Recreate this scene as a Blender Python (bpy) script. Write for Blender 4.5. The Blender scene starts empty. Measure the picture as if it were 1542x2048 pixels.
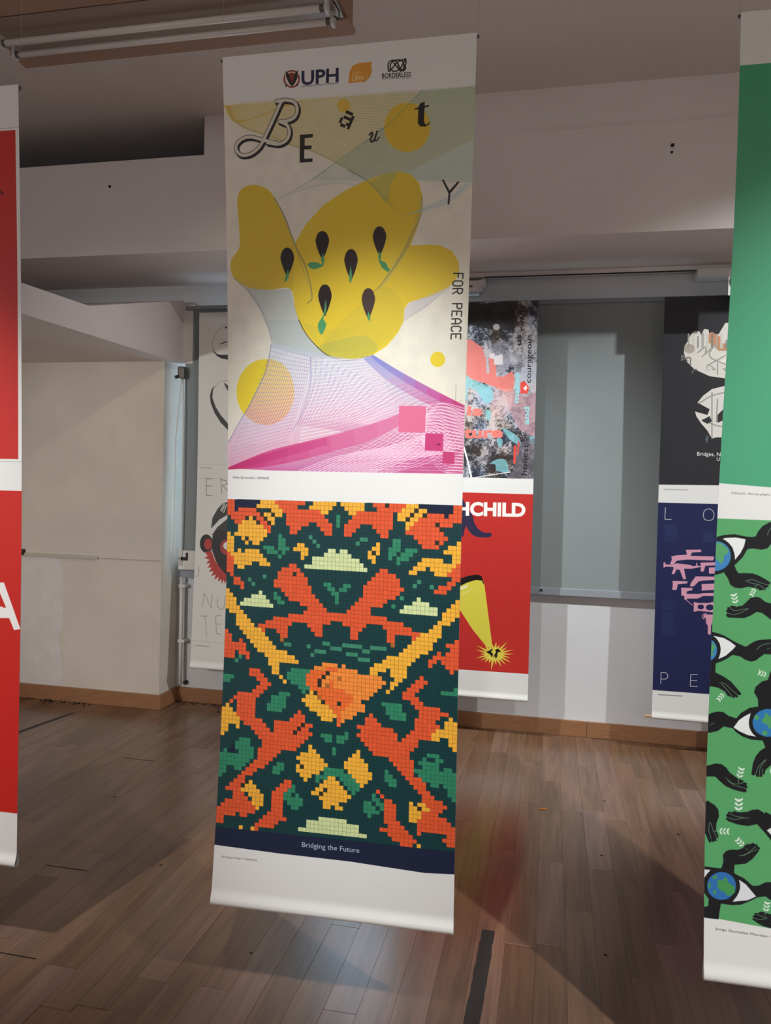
import bpy, bmesh, math, random
import numpy as np
from mathutils import Matrix, Vector

scn = bpy.context.scene
COL = scn.collection
rnd = random.Random(7)
PI = math.pi

# ------------------------------------------------------------------ camera
cam_d = bpy.data.cameras.new('camera')
cam_d.sensor_fit = 'VERTICAL'
cam_d.sensor_height = 36.0
cam_d.lens = 1540.0 / 2048.0 * 36.0
cam_d.clip_start = 0.05
cam_o = bpy.data.objects.new('camera', cam_d)
COL.objects.link(cam_o)
_r = Vector((0.977141, 0.21101, 0.025871))
_u = Vector((-0.031211, 0.022016, 0.99927))
_f = Vector((-0.210286, 0.977236, -0.028099))
cam_o.matrix_world = Matrix(((_r.x, _u.x, -_f.x, 0.0), (_r.y, _u.y, -_f.y, 0.0),
                             (_r.z, _u.z, -_f.z, 1.5), (0, 0, 0, 1)))
scn.camera = cam_o

# ------------------------------------------------------------------ sky, lamps, exposure
world = bpy.data.worlds.new('sky'); scn.world = world
world.use_nodes = True
bg = world.node_tree.nodes['Background']
bg.inputs['Color'].default_value = (0.62, 0.83, 1.0, 1)
bg.inputs['Strength'].default_value = 4.0
scn.view_settings.view_transform = 'Standard'
scn.view_settings.look = 'None'
scn.view_settings.exposure = 0.0
scn.view_settings.gamma = 1.0
scn.view_settings.use_curve_mapping = False
scn.cycles.use_denoising = True


def spot(name, loc, target, power, half, blend, col, radius=0.04):
    l = bpy.data.lights.new(name, 'SPOT')
    l.energy = power; l.spot_size = math.radians(2 * half); l.spot_blend = blend
    l.color = col; l.shadow_soft_size = radius
    o = bpy.data.objects.new(name, l); COL.objects.link(o)
    o.location = loc
    o.rotation_euler = (Vector(target) - Vector(loc)).to_track_quat('-Z', 'Y').to_euler()
    return o


def area(name, loc, target, sx, sy, power, col):
    l = bpy.data.lights.new(name, 'AREA')
    l.shape = 'RECTANGLE'; l.size = sx; l.size_y = sy; l.energy = power; l.color = col
    o = bpy.data.objects.new(name, l); COL.objects.link(o)
    o.location = loc
    o.rotation_euler = (Vector(target) - Vector(loc)).to_track_quat('-Z', 'Y').to_euler()
    return o


# soft light from unseen panels assumed for the banner highlights, and two added fill panels
area('assumed_rear_light', (-1.9, -8.7, 1.7), (-1.0, 2.0, 1.6), 1.8, 1.8, 40, (1.0, 0.97, 0.95))  # assumed source; unseen panel inside the rear wall, which has no opening
area('assumed_side_light', (3.1, -3.3, 1.7), (-0.5, 3.0, 1.5), 1.5, 1.8, 26, (1.0, 0.96, 0.95))  # unseen panel added by the right wall for sheen on the banners
area('assumed_side_light', (-4.5, -1.9, 1.9), (-1.5, 2.5, 1.6), 1.2, 1.5, 24, (0.95, 0.97, 1.05))  # unseen panel added by the closed left wall, for sheen and soft fill
area('ambient_fill', (-0.6, -4.0, 3.6), (-0.6, -4.0, 0.0), 4.0, 2.0, 112, (1.0, 0.88, 0.79))  # unseen panel added behind the camera as ambient fill
area('underside_fill', (3.1, 2.7, 1.0), (-2.0, 4.3, 2.5), 1.2, 1.9, 8, (1.0, 0.93, 0.92))  # unseen panel added to brighten the underside of the beam
# unseen track spots assumed on the ceiling: one for each front banner
COOL = (0.96, 1.0, 1.0)
spot('track_or_fill_spot', (-1.9, 0.3, 3.5), (-1.95, 2.03, 1.15), 320, 17, 0.9, COOL, 0.03)
spot('track_or_fill_spot', (-0.46, 0.3, 3.5), (-0.55, 2.03, 1.36), 400, 14.0, 1.0, COOL, 0.03)
spot('track_or_fill_spot', (2.05, 0.3, 3.5), (0.72, 2.03, 1.20), 530, 20, 0.9, COOL, 0.03)
# an unseen low spot added at the side for the bare pillar
spot('side_fill_spot', (-3.4, -1.0, 1.95), (-2.7, 4.67, 1.25), 330, 18, 0.8, (1.0, 0.96, 0.90), 0.05)
# and a second assumed track for the row at the window
spot('track_or_fill_spot', (-2.1, 3.2, 3.5), (-0.5, 4.74, 1.15), 400, 30, 0.9, COOL, 0.03)
spot('track_or_fill_spot', (-0.75, 3.1, 3.5), (-0.6, 4.74, 1.3), 100, 24, 0.9, COOL, 0.03)
spot('track_or_fill_spot', (2.9, 3.1, 3.5), (0.6, 4.74, 1.2), 450, 30, 0.8, COOL, 0.03)
spot('track_or_fill_spot', (-0.4, 2.9, 3.5), (-2.7, 4.67, 1.2), 40, 30, 0.9, (1.0, 0.98, 0.92), 0.03)  # unseen weak spot added to light the pillar and soffit side
spot('track_or_fill_spot', (-3.2, 1.0, 3.5), (-2.7, 3.3, 0.0), 70, 30, 1.0, (1.0, 0.93, 0.85), 0.3)  # unseen soft spot added to brighten the floor on the left

# ------------------------------------------------------------------ small helpers
def srgb(h):
    c = [int(h[i:i + 2], 16) / 255.0 for i in (0, 2, 4)]
    return tuple(x / 12.92 if x <= 0.04045 else ((x + 0.055) / 1.055) ** 2.4 for x in c) + (1.0,)


def node(t, kind, **kw):
    n = t.nodes.new(kind)
    for k, v in kw.items():
        setattr(n, k, v)
    return n


def mat(name, hexcol, rough=0.6, spec=0.4, var=0.0, scale=6.0, bump=0.0, bscale=60.0, metal=0.0, stretch=None):
    """painted or plain surface: base colour broken up by soft noise, optional fine relief"""
    m = bpy.data.materials.new(name); m.use_nodes = True
    t = m.node_tree; b = t.nodes['Principled BSDF']
    b.inputs['Base Color'].default_value = srgb(hexcol)
    b.inputs['Roughness'].default_value = rough
    b.inputs['Specular IOR Level'].default_value = spec
    b.inputs['Metallic'].default_value = metal
    geo = node(t, 'ShaderNodeNewGeometry')
    vec = geo.outputs['Position']
    if stretch:
        mp = node(t, 'ShaderNodeMapping'); mp.inputs['Scale'].default_value = stretch
        t.links.new(vec, mp.inputs['Vector']); vec = mp.outputs['Vector']
    if var:
        n = node(t, 'ShaderNodeTexNoise'); n.inputs['Scale'].default_value = scale; n.inputs['Detail'].default_value = 6
        t.links.new(vec, n.inputs['Vector'])
        r = node(t, 'ShaderNodeValToRGB')
        c = srgb(hexcol)
        r.color_ramp.elements[0].position = 0.3; r.color_ramp.elements[1].position = 0.72
        r.color_ramp.elements[0].color = tuple(x * (1 - var) for x in c[:3]) + (1,)
        r.color_ramp.elements[1].color = tuple(min(1, x * (1 + var)) for x in c[:3]) + (1,)
        t.links.new(n.outputs['Fac'], r.inputs['Fac']); t.links.new(r.outputs['Color'], b.inputs['Base Color'])
    if bump:
        n = node(t, 'ShaderNodeTexNoise'); n.inputs['Scale'].default_value = bscale; n.inputs['Detail'].default_value = 4
        t.links.new(vec, n.inputs['Vector'])
        bp = node(t, 'ShaderNodeBump'); bp.inputs['Strength'].default_value = bump; bp.inputs['Distance'].default_value = 0.002
        t.links.new(n.outputs['Fac'], bp.inputs['Height']); t.links.new(bp.outputs['Normal'], b.inputs['Normal'])
    return m


def add_box(bm, lo, hi, bevel=0.0):
    x0, y0, z0 = lo; x1, y1, z1 = hi
    v = [bm.verts.new(p) for p in ((x0, y0, z0), (x1, y0, z0), (x1, y1, z0), (x0, y1, z0), (x0, y0, z1), (x1, y0, z1), (x1, y1, z1), (x0, y1, z1))]
    fs = [bm.faces.new([v[i] for i in q]) for q in ((3, 2, 1, 0), (4, 5, 6, 7), (0, 1, 5, 4), (1, 2, 6, 5), (2, 3, 7, 6), (3, 0, 4, 7))]
    if bevel:
        es = list({e for f in fs for e in f.edges})
        bmesh.ops.bevel(bm, geom=es, offset=bevel, segments=2, affect='EDGES', profile=0.6)


def add_tube(bm, pts, r, seg=10, caps=True):
    pts = [Vector(p) for p in pts]; rings = []
    up = Vector((0.13, 0.31, 0.94))
    for i, p in enumerate(pts):
        d = (pts[min(i + 1, len(pts) - 1)] - pts[max(i - 1, 0)]).normalized()
        a = d.cross(up)
        if a.length < 1e-3: a = d.cross(Vector((1, 0, 0)))
        a.normalize(); b = d.cross(a)
        rings.append([bm.verts.new(p + (a * math.cos(2 * PI * k / seg) + b * math.sin(2 * PI * k / seg)) * r) for k in range(seg)])
    for A, B in zip(rings, rings[1:]):
        for k in range(seg):
            f = bm.faces.new((A[k], A[(k + 1) % seg], B[(k + 1) % seg], B[k])); f.smooth = True
    if caps:
        bm.faces.new(rings[0]); bm.faces.new(rings[-1][::-1])


def add_prism(bm, poly, x0, x1):
    """(y, z) outline swept along x"""
    A = [bm.verts.new((x0, y, z)) for y, z in poly]; B = [bm.verts.new((x1, y, z)) for y, z in poly]
    n = len(poly)
    for i in range(n):
        bm.faces.new((A[i], A[(i + 1) % n], B[(i + 1) % n], B[i]))
    bm.faces.new(A[::-1]); bm.faces.new(B)


def link(name, bm, m, parent=None):
    bmesh.ops.recalc_face_normals(bm, faces=bm.faces[:])
    me = bpy.data.meshes.new(name); bm.to_mesh(me); bm.free()
    for x in (m if isinstance(m, (list, tuple)) else [m]): me.materials.append(x)
    o = bpy.data.objects.new(name, me); COL.objects.link(o)
    if parent: o.parent = parent
    return o


def boxes(name, bs, m, parent=None, bevel=0.0):
    bm = bmesh.new()
    for lo, hi in bs: add_box(bm, lo, hi, bevel)
    return link(name, bm, m, parent)


def struct(o):
    o['kind'] = 'structure'; return o


def tag(o, label, cat, group=None):
    o['label'] = label; o['category'] = cat
    if group: o['group'] = group
    return o


def empty(name, loc):
    o = bpy.data.objects.new(name, None); COL.objects.link(o); o.location = loc; o.empty_display_size = 0.1
    return o


def at_root(o, root):
    """child built in world space under an Empty that is not at the origin"""
    o.parent = root; o.matrix_parent_inverse = Matrix.Translation(-root.location)
    return o


# ------------------------------------------------------------------ materials of the room
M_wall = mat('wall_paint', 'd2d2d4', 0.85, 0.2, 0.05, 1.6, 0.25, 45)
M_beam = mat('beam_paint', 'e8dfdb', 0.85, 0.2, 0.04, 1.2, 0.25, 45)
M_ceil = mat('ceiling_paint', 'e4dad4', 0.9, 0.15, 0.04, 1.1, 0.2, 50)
M_blind = mat('blind_cloth', '8a9192', 0.75, 0.25, 0.03, 3.0, 0.2, 900)
M_blind_bar = mat('blind_bar', '9297a0', 0.6, 0.3, 0.03, 4.0)
M_white = mat('white_plastic', 'd9d6d0', 0.45, 0.45)
M_frame = mat('window_frame_paint', 'c9cdd0', 0.5, 0.4)
M_dark = mat('dark_plastic', '1d1c1c', 0.5, 0.4)
M_grey = mat('grey_metal', '6e6b68', 0.45, 0.5, metal=0.4)
M_base = mat('baseboard_wood', '936848', 0.5, 0.4, 0.16, 9.0, 0.15, 30, stretch=(1.0, 1.0, 14.0))
M_dowel = mat('dowel_wood', 'c9a67c', 0.6, 0.3, 0.12, 40.0, stretch=(0.2, 1, 1))
M_lampwood = mat('luminaire_body', 'a88670', 0.7, 0.25, 0.06, 5.0)
M_void = mat('painted_shade_void', '3a332f', 0.95, 0.05, 0.1, 3.0)  # shade of the recess put into the colour of its surfaces
M_tube = mat('unlit_tube', 'e9e2da', 0.25, 0.5)
M_reflector = mat('luminaire_reflector', '9b8677', 0.4, 0.5)
M_tape = mat('black_tape', '27221f', 0.55, 0.4, 0.2, 30.0, 0.5, 80)
M_back = mat('banner_cloth', 'e4e3e0', 0.45, 0.45, 0.006, 8.0)
M_cord = mat('nylon_cord', 'b9b3ab', 0.4, 0.5)
M_crumb = mat('dirt_crumbs', '2a231e', 0.9, 0.1, 0.3, 50.0)
M_scrap = mat('orange_scrap', 'c9752c', 0.6, 0.3)
M_patch = mat('filler_plaster', 'd4cecb', 0.95, 0.1, 0.05, 14.0, 0.3, 60)


def wall_with_stains():
    """old paint with drips, scuffs and grime low down on the pillar"""
    m = mat('worn_wall_paint', 'cfc6ba', 0.85, 0.2, 0.07, 2.4, 0.3, 40)
    t = m.node_tree; b = t.nodes['Principled BSDF']
    src = b.inputs['Base Color'].links[0].from_socket
    n = node(t, 'ShaderNodeTexNoise'); n.inputs['Scale'].default_value = 2.2; n.inputs['Detail'].default_value = 7
    geo = node(t, 'ShaderNodeNewGeometry'); mp = node(t, 'ShaderNodeMapping'); mp.inputs['Scale'].default_value = (1.6, 1.6, 0.8)
    t.links.new(geo.outputs['Position'], mp.inputs['Vector']); t.links.new(mp.outputs['Vector'], n.inputs['Vector'])
    r = node(t, 'ShaderNodeValToRGB'); r.color_ramp.elements[0].position = 0.6; r.color_ramp.elements[1].position = 0.78
    t.links.new(n.outputs['Fac'], r.inputs['Fac'])
    mx = node(t, 'ShaderNodeMix', data_type='RGBA'); mx.inputs['B'].default_value = srgb('8f8474')
    mul = node(t, 'ShaderNodeMath', operation='MULTIPLY'); mul.inputs[1].default_value = 0.22
    t.links.new(r.outputs['Color'], mul.inputs[0]); t.links.new(mul.outputs[0], mx.inputs['Factor'])
    t.links.new(src, mx.inputs['A']); t.links.new(mx.outputs['Result'], b.inputs['Base Color'])
    return m


M_pillar = wall_with_stains()


def wood_floor(name, per_object):
    m = bpy.data.materials.new(name); m.use_nodes = True
    t = m.node_tree; b = t.nodes['Principled BSDF']; L = t.links.new
    geo = node(t, 'ShaderNodeNewGeometry'); info = node(t, 'ShaderNodeObjectInfo')
    off = node(t, 'ShaderNodeVectorMath', operation='SCALE'); off.inputs[0].default_value = (7.3, 11.1, 3.7)
    L(info.outputs['Random'], off.inputs['Scale'])
    add = node(t, 'ShaderNodeVectorMath', operation='ADD'); L(geo.outputs['Position'], add.inputs[0]); L(off.outputs[0], add.inputs[1])
    # broad cathedral grain
    mp = node(t, 'ShaderNodeMapping'); mp.inputs['Scale'].default_value = (13.0, 1.1, 1.0); L(add.outputs[0], mp.inputs['Vector'])
    n1 = node(t, 'ShaderNodeTexNoise'); n1.inputs['Scale'].default_value = 1.3; n1.inputs['Detail'].default_value = 3; n1.inputs['Distortion'].default_value = 0.6
    L(mp.outputs[0], n1.inputs['Vector'])
    mulr = node(t, 'ShaderNodeMath', operation='MULTIPLY'); mulr.inputs[1].default_value = 13.0; L(n1.outputs['Fac'], mulr.inputs[0])
    sn = node(t, 'ShaderNodeMath', operation='SINE'); L(mulr.outputs[0], sn.inputs[0])
    # fine streaks
    mp2 = node(t, 'ShaderNodeMapping'); mp2.inputs['Scale'].default_value = (150.0, 4.0, 1.0); L(add.outputs[0], mp2.inputs['Vector'])
    n2 = node(t, 'ShaderNodeTexNoise'); n2.inputs['Scale'].default_value = 1.0; n2.inputs['Detail'].default_value = 5; L(mp2.outputs[0], n2.inputs['Vector'])
    ramp = node(t, 'ShaderNodeValToRGB'); e = ramp.color_ramp.elements
    e[0].position = 0.0; e[0].color = srgb('5f422d'); e[1].position = 1.0; e[1].color = srgb('70523e')
    for ps, hx in ((0.25, '684e3a'), (0.5, '6c503c'), (0.75, '73584a')):
        k = e.new(ps); k.color = srgb(hx)
    if per_object: L(info.outputs['Random'], ramp.inputs['Fac'])
    else: ramp.inputs['Fac'].default_value = 0.5
    # darken by grain
    a1 = node(t, 'ShaderNodeMath', operation='MULTIPLY_ADD'); a1.inputs[1].default_value = 0.13; a1.inputs[2].default_value = 0.60; L(sn.outputs[0], a1.inputs[0])
    a2 = node(t, 'ShaderNodeMath', operation='MULTIPLY_ADD'); a2.inputs[1].default_value = 0.75; L(n2.outputs['Fac'], a2.inputs[0]); L(a1.outputs[0], a2.inputs[2])
    mx = node(t, 'ShaderNodeMix', data_type='RGBA', blend_type='MULTIPLY'); mx.inputs['Factor'].default_value = 1.0
    L(ramp.outputs['Color'], mx.inputs['A']); L(a2.outputs[0], mx.inputs['B'])
    L(mx.outputs['Result'], b.inputs['Base Color'])
    n3 = node(t, 'ShaderNodeTexNoise'); n3.inputs['Scale'].default_value = 3.0; n3.inputs['Detail'].default_value = 5; L(geo.outputs['Position'], n3.inputs['Vector'])
    rr = node(t, 'ShaderNodeMapRange'); rr.inputs['To Min'].default_value = 0.15; rr.inputs['To Max'].default_value = 0.30; L(n3.outputs['Fac'], rr.inputs['Value'])
    L(rr.outputs[0], b.inputs['Roughness'])
    b.inputs['Specular IOR Level'].default_value = 0.5
    bp = node(t, 'ShaderNodeBump'); bp.inputs['Strength'].default_value = 0.12; bp.inputs['Distance'].default_value = 0.001
    L(n2.outputs['Fac'], bp.inputs['Height']); L(bp.outputs[0], b.inputs['Normal'])
    return m


M_plank = wood_floor('laminate_plank', True)
M_floor = wood_floor('laminate_far', False)

# ------------------------------------------------------------------ room shell
X0, X1, Y0, Y1, ZC = -4.6, 3.2, -9.0, 4.915, 3.655
floor = struct(boxes('floor', [((X0, Y0, -0.12), (X1, 5.3, -0.002))], M_floor))
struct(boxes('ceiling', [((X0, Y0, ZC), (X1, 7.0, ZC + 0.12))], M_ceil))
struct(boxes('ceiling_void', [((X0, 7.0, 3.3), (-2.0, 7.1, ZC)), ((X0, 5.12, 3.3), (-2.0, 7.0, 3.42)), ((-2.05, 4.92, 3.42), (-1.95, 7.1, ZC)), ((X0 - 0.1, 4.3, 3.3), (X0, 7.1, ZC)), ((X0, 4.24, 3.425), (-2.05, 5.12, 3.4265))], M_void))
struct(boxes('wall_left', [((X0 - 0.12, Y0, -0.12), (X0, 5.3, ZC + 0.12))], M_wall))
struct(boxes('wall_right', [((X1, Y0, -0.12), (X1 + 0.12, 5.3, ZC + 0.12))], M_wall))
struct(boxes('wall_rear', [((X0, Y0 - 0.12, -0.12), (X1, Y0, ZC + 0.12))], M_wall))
# window wall: parapet under the sill, wall over the head, closing piece on the right
WX0, WX1, WZ0, WZ1 = -2.56, 1.75, 0.93, 2.705
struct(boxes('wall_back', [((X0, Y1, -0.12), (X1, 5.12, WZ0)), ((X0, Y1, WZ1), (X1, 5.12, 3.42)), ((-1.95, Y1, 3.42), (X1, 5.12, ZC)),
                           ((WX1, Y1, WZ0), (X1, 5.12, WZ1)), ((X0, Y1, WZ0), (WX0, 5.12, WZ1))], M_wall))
# deep beam along the window wall and the bulkhead above it
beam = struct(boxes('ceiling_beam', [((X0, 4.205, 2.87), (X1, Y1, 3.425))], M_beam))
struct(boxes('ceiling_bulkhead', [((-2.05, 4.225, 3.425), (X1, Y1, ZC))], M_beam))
for i, (x, z, r) in enumerate(((-2.645, 3.276, 0.008), (0.548, 3.303, 0.009), (0.546, 3.268, 0.006))):
    bm = bmesh.new(); add_tube(bm, [(x, 4.2065, z), (x, 4.198, z)], r, 10)
    link('wall_plug', bm, M_dark, beam)
# pillar with the low soffit that runs over it
struct(boxes('wall_pillar', [((X0, 4.675, -0.05), (-2.52, Y1 + 0.05, 2.4))], M_pillar))
bm = bmesh.new()
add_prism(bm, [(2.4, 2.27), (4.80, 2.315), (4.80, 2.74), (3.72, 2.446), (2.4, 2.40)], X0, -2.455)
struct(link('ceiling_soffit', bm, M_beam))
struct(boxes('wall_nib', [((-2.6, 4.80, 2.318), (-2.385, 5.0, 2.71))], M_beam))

# ------------------------------------------------------------------ window
win = empty('window_1', ((WX0 + WX1) / 2, 5.03, WZ0)); win['kind'] = 'structure'
xs = [WX0, -1.48, -0.40, 0.68, WX1]
fb = []
for x in xs: fb.append(((max(x - 0.03, WX0), 5.0, WZ0), (min(x + 0.03, WX1), 5.06, WZ1)))
fb += [((WX0, 5.0, WZ0), (WX1, 5.06, WZ0 + 0.06)), ((WX0, 5.0, WZ1 - 0.06), (WX1, 5.06, WZ1))]
at_root(boxes('frame', fb, M_frame), win)
M_glass = bpy.data.materials.new('window_glass'); M_glass.use_nodes = True
g = M_glass.node_tree.nodes['Principled BSDF']
g.inputs['Transmission Weight'].default_value = 1.0; g.inputs['Roughness'].default_value = 0.0; g.inputs['IOR'].default_value = 1.45
g.inputs['Base Color'].default_value = (0.96, 0.98, 1, 1)
gt = M_glass.node_tree; gn = node(gt, 'ShaderNodeTexNoise'); gn.inputs['Scale'].default_value = 2.0
gr = node(gt, 'ShaderNodeMapRange'); gr.inputs['To Min'].default_value = 0.0; gr.inputs['To Max'].default_value = 0.03
gt.links.new(gn.outputs['Fac'], gr.inputs['Value']); gt.links.new(gr.outputs[0], g.inputs['Roughness'])
for a, b in zip(xs, xs[1:]):
    at_root(boxes('pane', [((a + 0.03, 5.027, WZ0 + 0.06), (b - 0.03, 5.031, WZ1 - 0.06))], M_glass), win)
at_root(boxes('sill', [((-2.50, 4.905, 0.93), (WX1 + 0.03, 5.0, 0.965))], M_white, None, 0.004), win)
LATCH = boxes('latch', [((-2.45, 4.782, 0.992), (-2.385, 4.790, 1.015)), ((-2.40, 4.783, 1.012), (-2.385, 4.790, 1.045))], M_dark, None, 0.003)
LATCH.parent = at_root(boxes('latch_plate', [((-2.455, 4.788, 0.93), (-2.32, 4.7905, 1.06))], M_white, None, 0.003), win)

# ------------------------------------------------------------------ baseboards
HB = 0.098
struct(boxes('baseboard_back', [((-2.52, 4.897, 0), (0.257, Y1, HB))], M_base, None, 0.003))
struct(boxes('baseboard_right', [((0.2585, 4.897, 0), (X1, Y1, HB))], M_base, None, 0.003))
struct(boxes('baseboard_pillar', [((X0, 4.657, 0), (-2.50, 4.675, HB))], M_base, None, 0.003))
struct(boxes('baseboard_nook', [((-2.52, 4.6745, 0), (-2.502, 4.897, HB))], M_base, None, 0.003))

# ------------------------------------------------------------------ laminate planks
PW = 0.0985
plank_meshes = {}


def plank_mesh(L):
    k = round(L, 2)
    if k in plank_meshes: return plank_meshes[k]
    c = 0.0003; w = PW / 2 - 0.0003; h = 0.004
    vs = []
    for dx, dy, z in ((w, k / 2 - 0.0007, 0.0), (w, k / 2 - 0.0007, h - c), (w - c, k / 2 - 0.0007 - c, h)):
        vs += [(-dx, -dy, z), (dx, -dy, z), (dx, dy, z), (-dx, dy, z)]
    fs = [(8, 9, 10, 11)]
    for b in (0, 4):
        for i in range(4): fs.append((b + i, b + (i + 1) % 4, b + 4 + (i + 1) % 4, b + 4 + i))
    me = bpy.data.meshes.new('plank'); me.from_pydata(vs, [], fs); me.materials.append(M_plank)
    plank_meshes[k] = me
    return me


count = 0
nrow = int((1.55 + 3.75) / PW)
for i in range(nrow):
    x = -3.75 + (i + 0.5) * PW
    # the strip of floor the photograph covers at this x
    ymin = 1.95 if -1.95 < x < 0.9 else (2.0 + (-1.95 - x) * 1.0 if x < 0 else 2.0 + (x - 0.9) * 2.6)
    y = 1.75 - rnd.uniform(0, 0.9)
    while y < 4.9:
        L = rnd.choice((0.6, 0.9, 0.9, 1.2))
        y2 = min(y + L, 4.9)
        if y2 > ymin and y2 - y > 0.05 and count < 292 and not (x < -2.5 and y > 4.6):
            if x < -2.5 and y2 > 4.66: y2 = 4.66
            o = bpy.data.objects.new('plank', plank_mesh(y2 - y)); COL.objects.link(o)
            o.parent = floor
            o.location = (x, (y + y2) / 2, -0.004 + rnd.uniform(0, 0.0004))
            count += 1
        y += L

# a few open joints at plank ends
for xa, xb, y in ((-1.893, -1.708, 2.634), (-1.72, -1.538, 2.102), (-2.249, -2.054, 3.786)):
    bm = bmesh.new(); add_box(bm, (xa, y - 0.0025, -0.001), (xb, y + 0.0025, 0.0006)); link('open_joint', bm, M_crumb, floor)

# ------------------------------------------------------------------ roller blinds
def blind(x0, x1, yb, label):
    r = empty('roller_blind', ((x0 + x1) / 2, yb, 2.72))
    bm = bmesh.new(); n = 16
    a = [bm.verts.new((x0 + (x1 - x0) * k / n, yb + 0.002 * math.sin(k * 1.7), 2.685)) for k in range(n + 1)]
    b = [bm.verts.new((x0 + (x1 - x0) * k / n, yb + 0.002 * math.sin(k * 1.7), 0.905)) for k in range(n + 1)]
    for k in range(n): bm.faces.new((a[k], b[k], b[k + 1], a[k + 1])).smooth = True
    at_root(link('cloth', bm, M_blind), r)
    bm = bmesh.new(); add_box(bm, (x0, yb - 0.012, 2.672), (x1, yb + 0.016, 2.700), 0.004); at_root(link('head_rail', bm, M_blind), r)
    bm = bmesh.new(); add_box(bm, (x0 - 0.003, yb - 0.008, 0.876), (x1 + 0.003, yb + 0.009, 0.922), 0.004); at_root(link('bottom_bar', bm, M_blind_bar), r)
    return tag(r, label, 'blind', 'roller blinds at the window')


b1 = blind(-2.437, -1.5, 4.80, 'narrow grey roller blind beside the pillar, mostly behind the white banner')
b2 = blind(-0.95, 1.7, 4.884, 'wide grey roller blind between the red flashlight banner and the navy banner')
bm = bmesh.new(); add_tube(bm, [(-0.045, 4.877, 0.905), (-0.045, 4.871, 0.905)], 0.008, 12)
link('bar_button', bm, M_dark, [c for c in b2.children if c.name.startswith('bottom_bar')][0])

# blind cords and their pulley at the pillar corner
r = empty('blind_pulley', (-2.44, 4.76, 2.26))
bm = bmesh.new(); add_box(bm, (-2.462, 4.735, 2.21), (-2.412, 4.787, 2.29), 0.014); at_root(link('housing', bm, M_grey), r)
bm = bmesh.new(); add_tube(bm, [(-2.472, 4.73, 2.215), (-2.452, 4.745, 2.225)], 0.011, 10); at_root(link('wheel', bm, M_dark), r)
for dx, sw in ((0.0, 0.012), (-0.03, -0.014)):
    pts = [(-2.432 + dx * 0.3 + sw * math.sin(t / 12 * PI) * 0.6 + dx * min(1, t / 4), 4.765, 2.22 - t * 0.105) for t in range(13)]
    bm = bmesh.new(); add_tube(bm, pts, 0.0045, 8); at_root(link('cord', bm, M_white), r)
tag(r, 'dark blind pulley with two pale cords at the pillar corner', 'blind pulley')

# white pipe down the corner
r = empty('wall_conduit', (-2.462, 4.86, 0.1))
bm = bmesh.new(); add_tube(bm, [(-2.462, 4.86, 0.13), (-2.463, 4.86, 0.5), (-2.464, 4.86, 0.87)], 0.013, 12); at_root(link('pipe', bm, M_white), r)
for z in (0.42, 0.80):
    bm = bmesh.new(); add_box(bm, (-2.48, 4.845, z), (-2.43, Y1, z + 0.02), 0.003); at_root(link('clip', bm, M_white), r)
bm = bmesh.new(); add_tube(bm, [(-2.44, 4.885, 0.135), (-2.44, Y1, 0.135)], 0.013, 10); at_root(link('stub', bm, M_dark), r)
tag(r, 'thin white vertical pipe in the corner between pillar and window wall', 'pipe')

# cable trunking on the pillar
r = empty('cable_trunking', (-3.3, 4.66, 0.99))
bm = bmesh.new(); add_box(bm, (-3.75, 4.661, 0.982), (-2.983, 4.675, 1.006), 0.003); at_root(link('cover', bm, mat('trunking_plastic', 'b8b0a4', 0.5)), r)
bm = bmesh.new(); add_box(bm, (-2.983, 4.6715, 0.990), (-2.521, 4.675, 0.994)); at_root(link('thin_cable', bm, mat('cable_grey', 'a39a8e', 0.6)), r)
bm = bmesh.new(); add_box(bm, (-3.58, 4.645, 0.99), (-3.545, 4.675, 1.03), 0.006); at_root(link('end_plug', bm, M_dark), r)
tag(r, 'narrow horizontal cable trunking with a dark plug across the bare pillar', 'trunking')
bm = bmesh.new(); q = random.Random(12)
ed = [(-3.25 + q.uniform(-0.012, 0.012) - (0.03 if 0.35 < k / 14 < 0.5 else 0.0), 0.10 + k * 0.06) for k in range(15)]
ou = [(-3.62, 0.10)] + ed + [(-3.32, 0.985), (-3.62, 0.97)]
bm.faces.new([bm.verts.new((x, 4.6744, z)) for x, z in ou])
pl = link('filler_patch', bm, M_patch)
pl['kind'] = 'structure'
s1 = boxes('wall_seam', [((-2.62, 4.674, 0.25), (-2.568, 4.6752, 0.2535)), ((-2.570, 4.674, 0.25), (-2.5675, 4.6752, 1.35))], M_pillar); s1['kind'] = 'structure'

# curtain rail in the angle under the beam
r = empty('curtain_rail', (0.3, 4.86, 2.85))
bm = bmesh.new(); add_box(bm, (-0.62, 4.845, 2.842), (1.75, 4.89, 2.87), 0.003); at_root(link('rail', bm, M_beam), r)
bm = bmesh.new(); add_box(bm, (-0.45, 4.838, 2.836), (0.80, 4.85, 2.842)); at_root(link('slot', bm, M_dark), r)
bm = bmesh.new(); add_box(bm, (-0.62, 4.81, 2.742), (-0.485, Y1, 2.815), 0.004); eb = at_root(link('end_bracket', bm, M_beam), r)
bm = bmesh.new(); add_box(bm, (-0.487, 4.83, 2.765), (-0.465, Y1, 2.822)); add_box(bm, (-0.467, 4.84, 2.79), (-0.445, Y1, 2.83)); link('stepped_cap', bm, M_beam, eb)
bm = bmesh.new(); add_box(bm, (0.79, 4.80, 2.79), (1.06, Y1, 2.84), 0.004); at_root(link('end_bracket', bm, M_white), r)
bm = bmesh.new(); add_box(bm, (-0.545, 4.806, 2.772), (-0.52, 4.811, 2.785)); link('screw_slot', bm, M_grey, eb)
tag(r, 'slim pale curtain rail with end brackets under the concrete beam', 'curtain rail')

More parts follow.
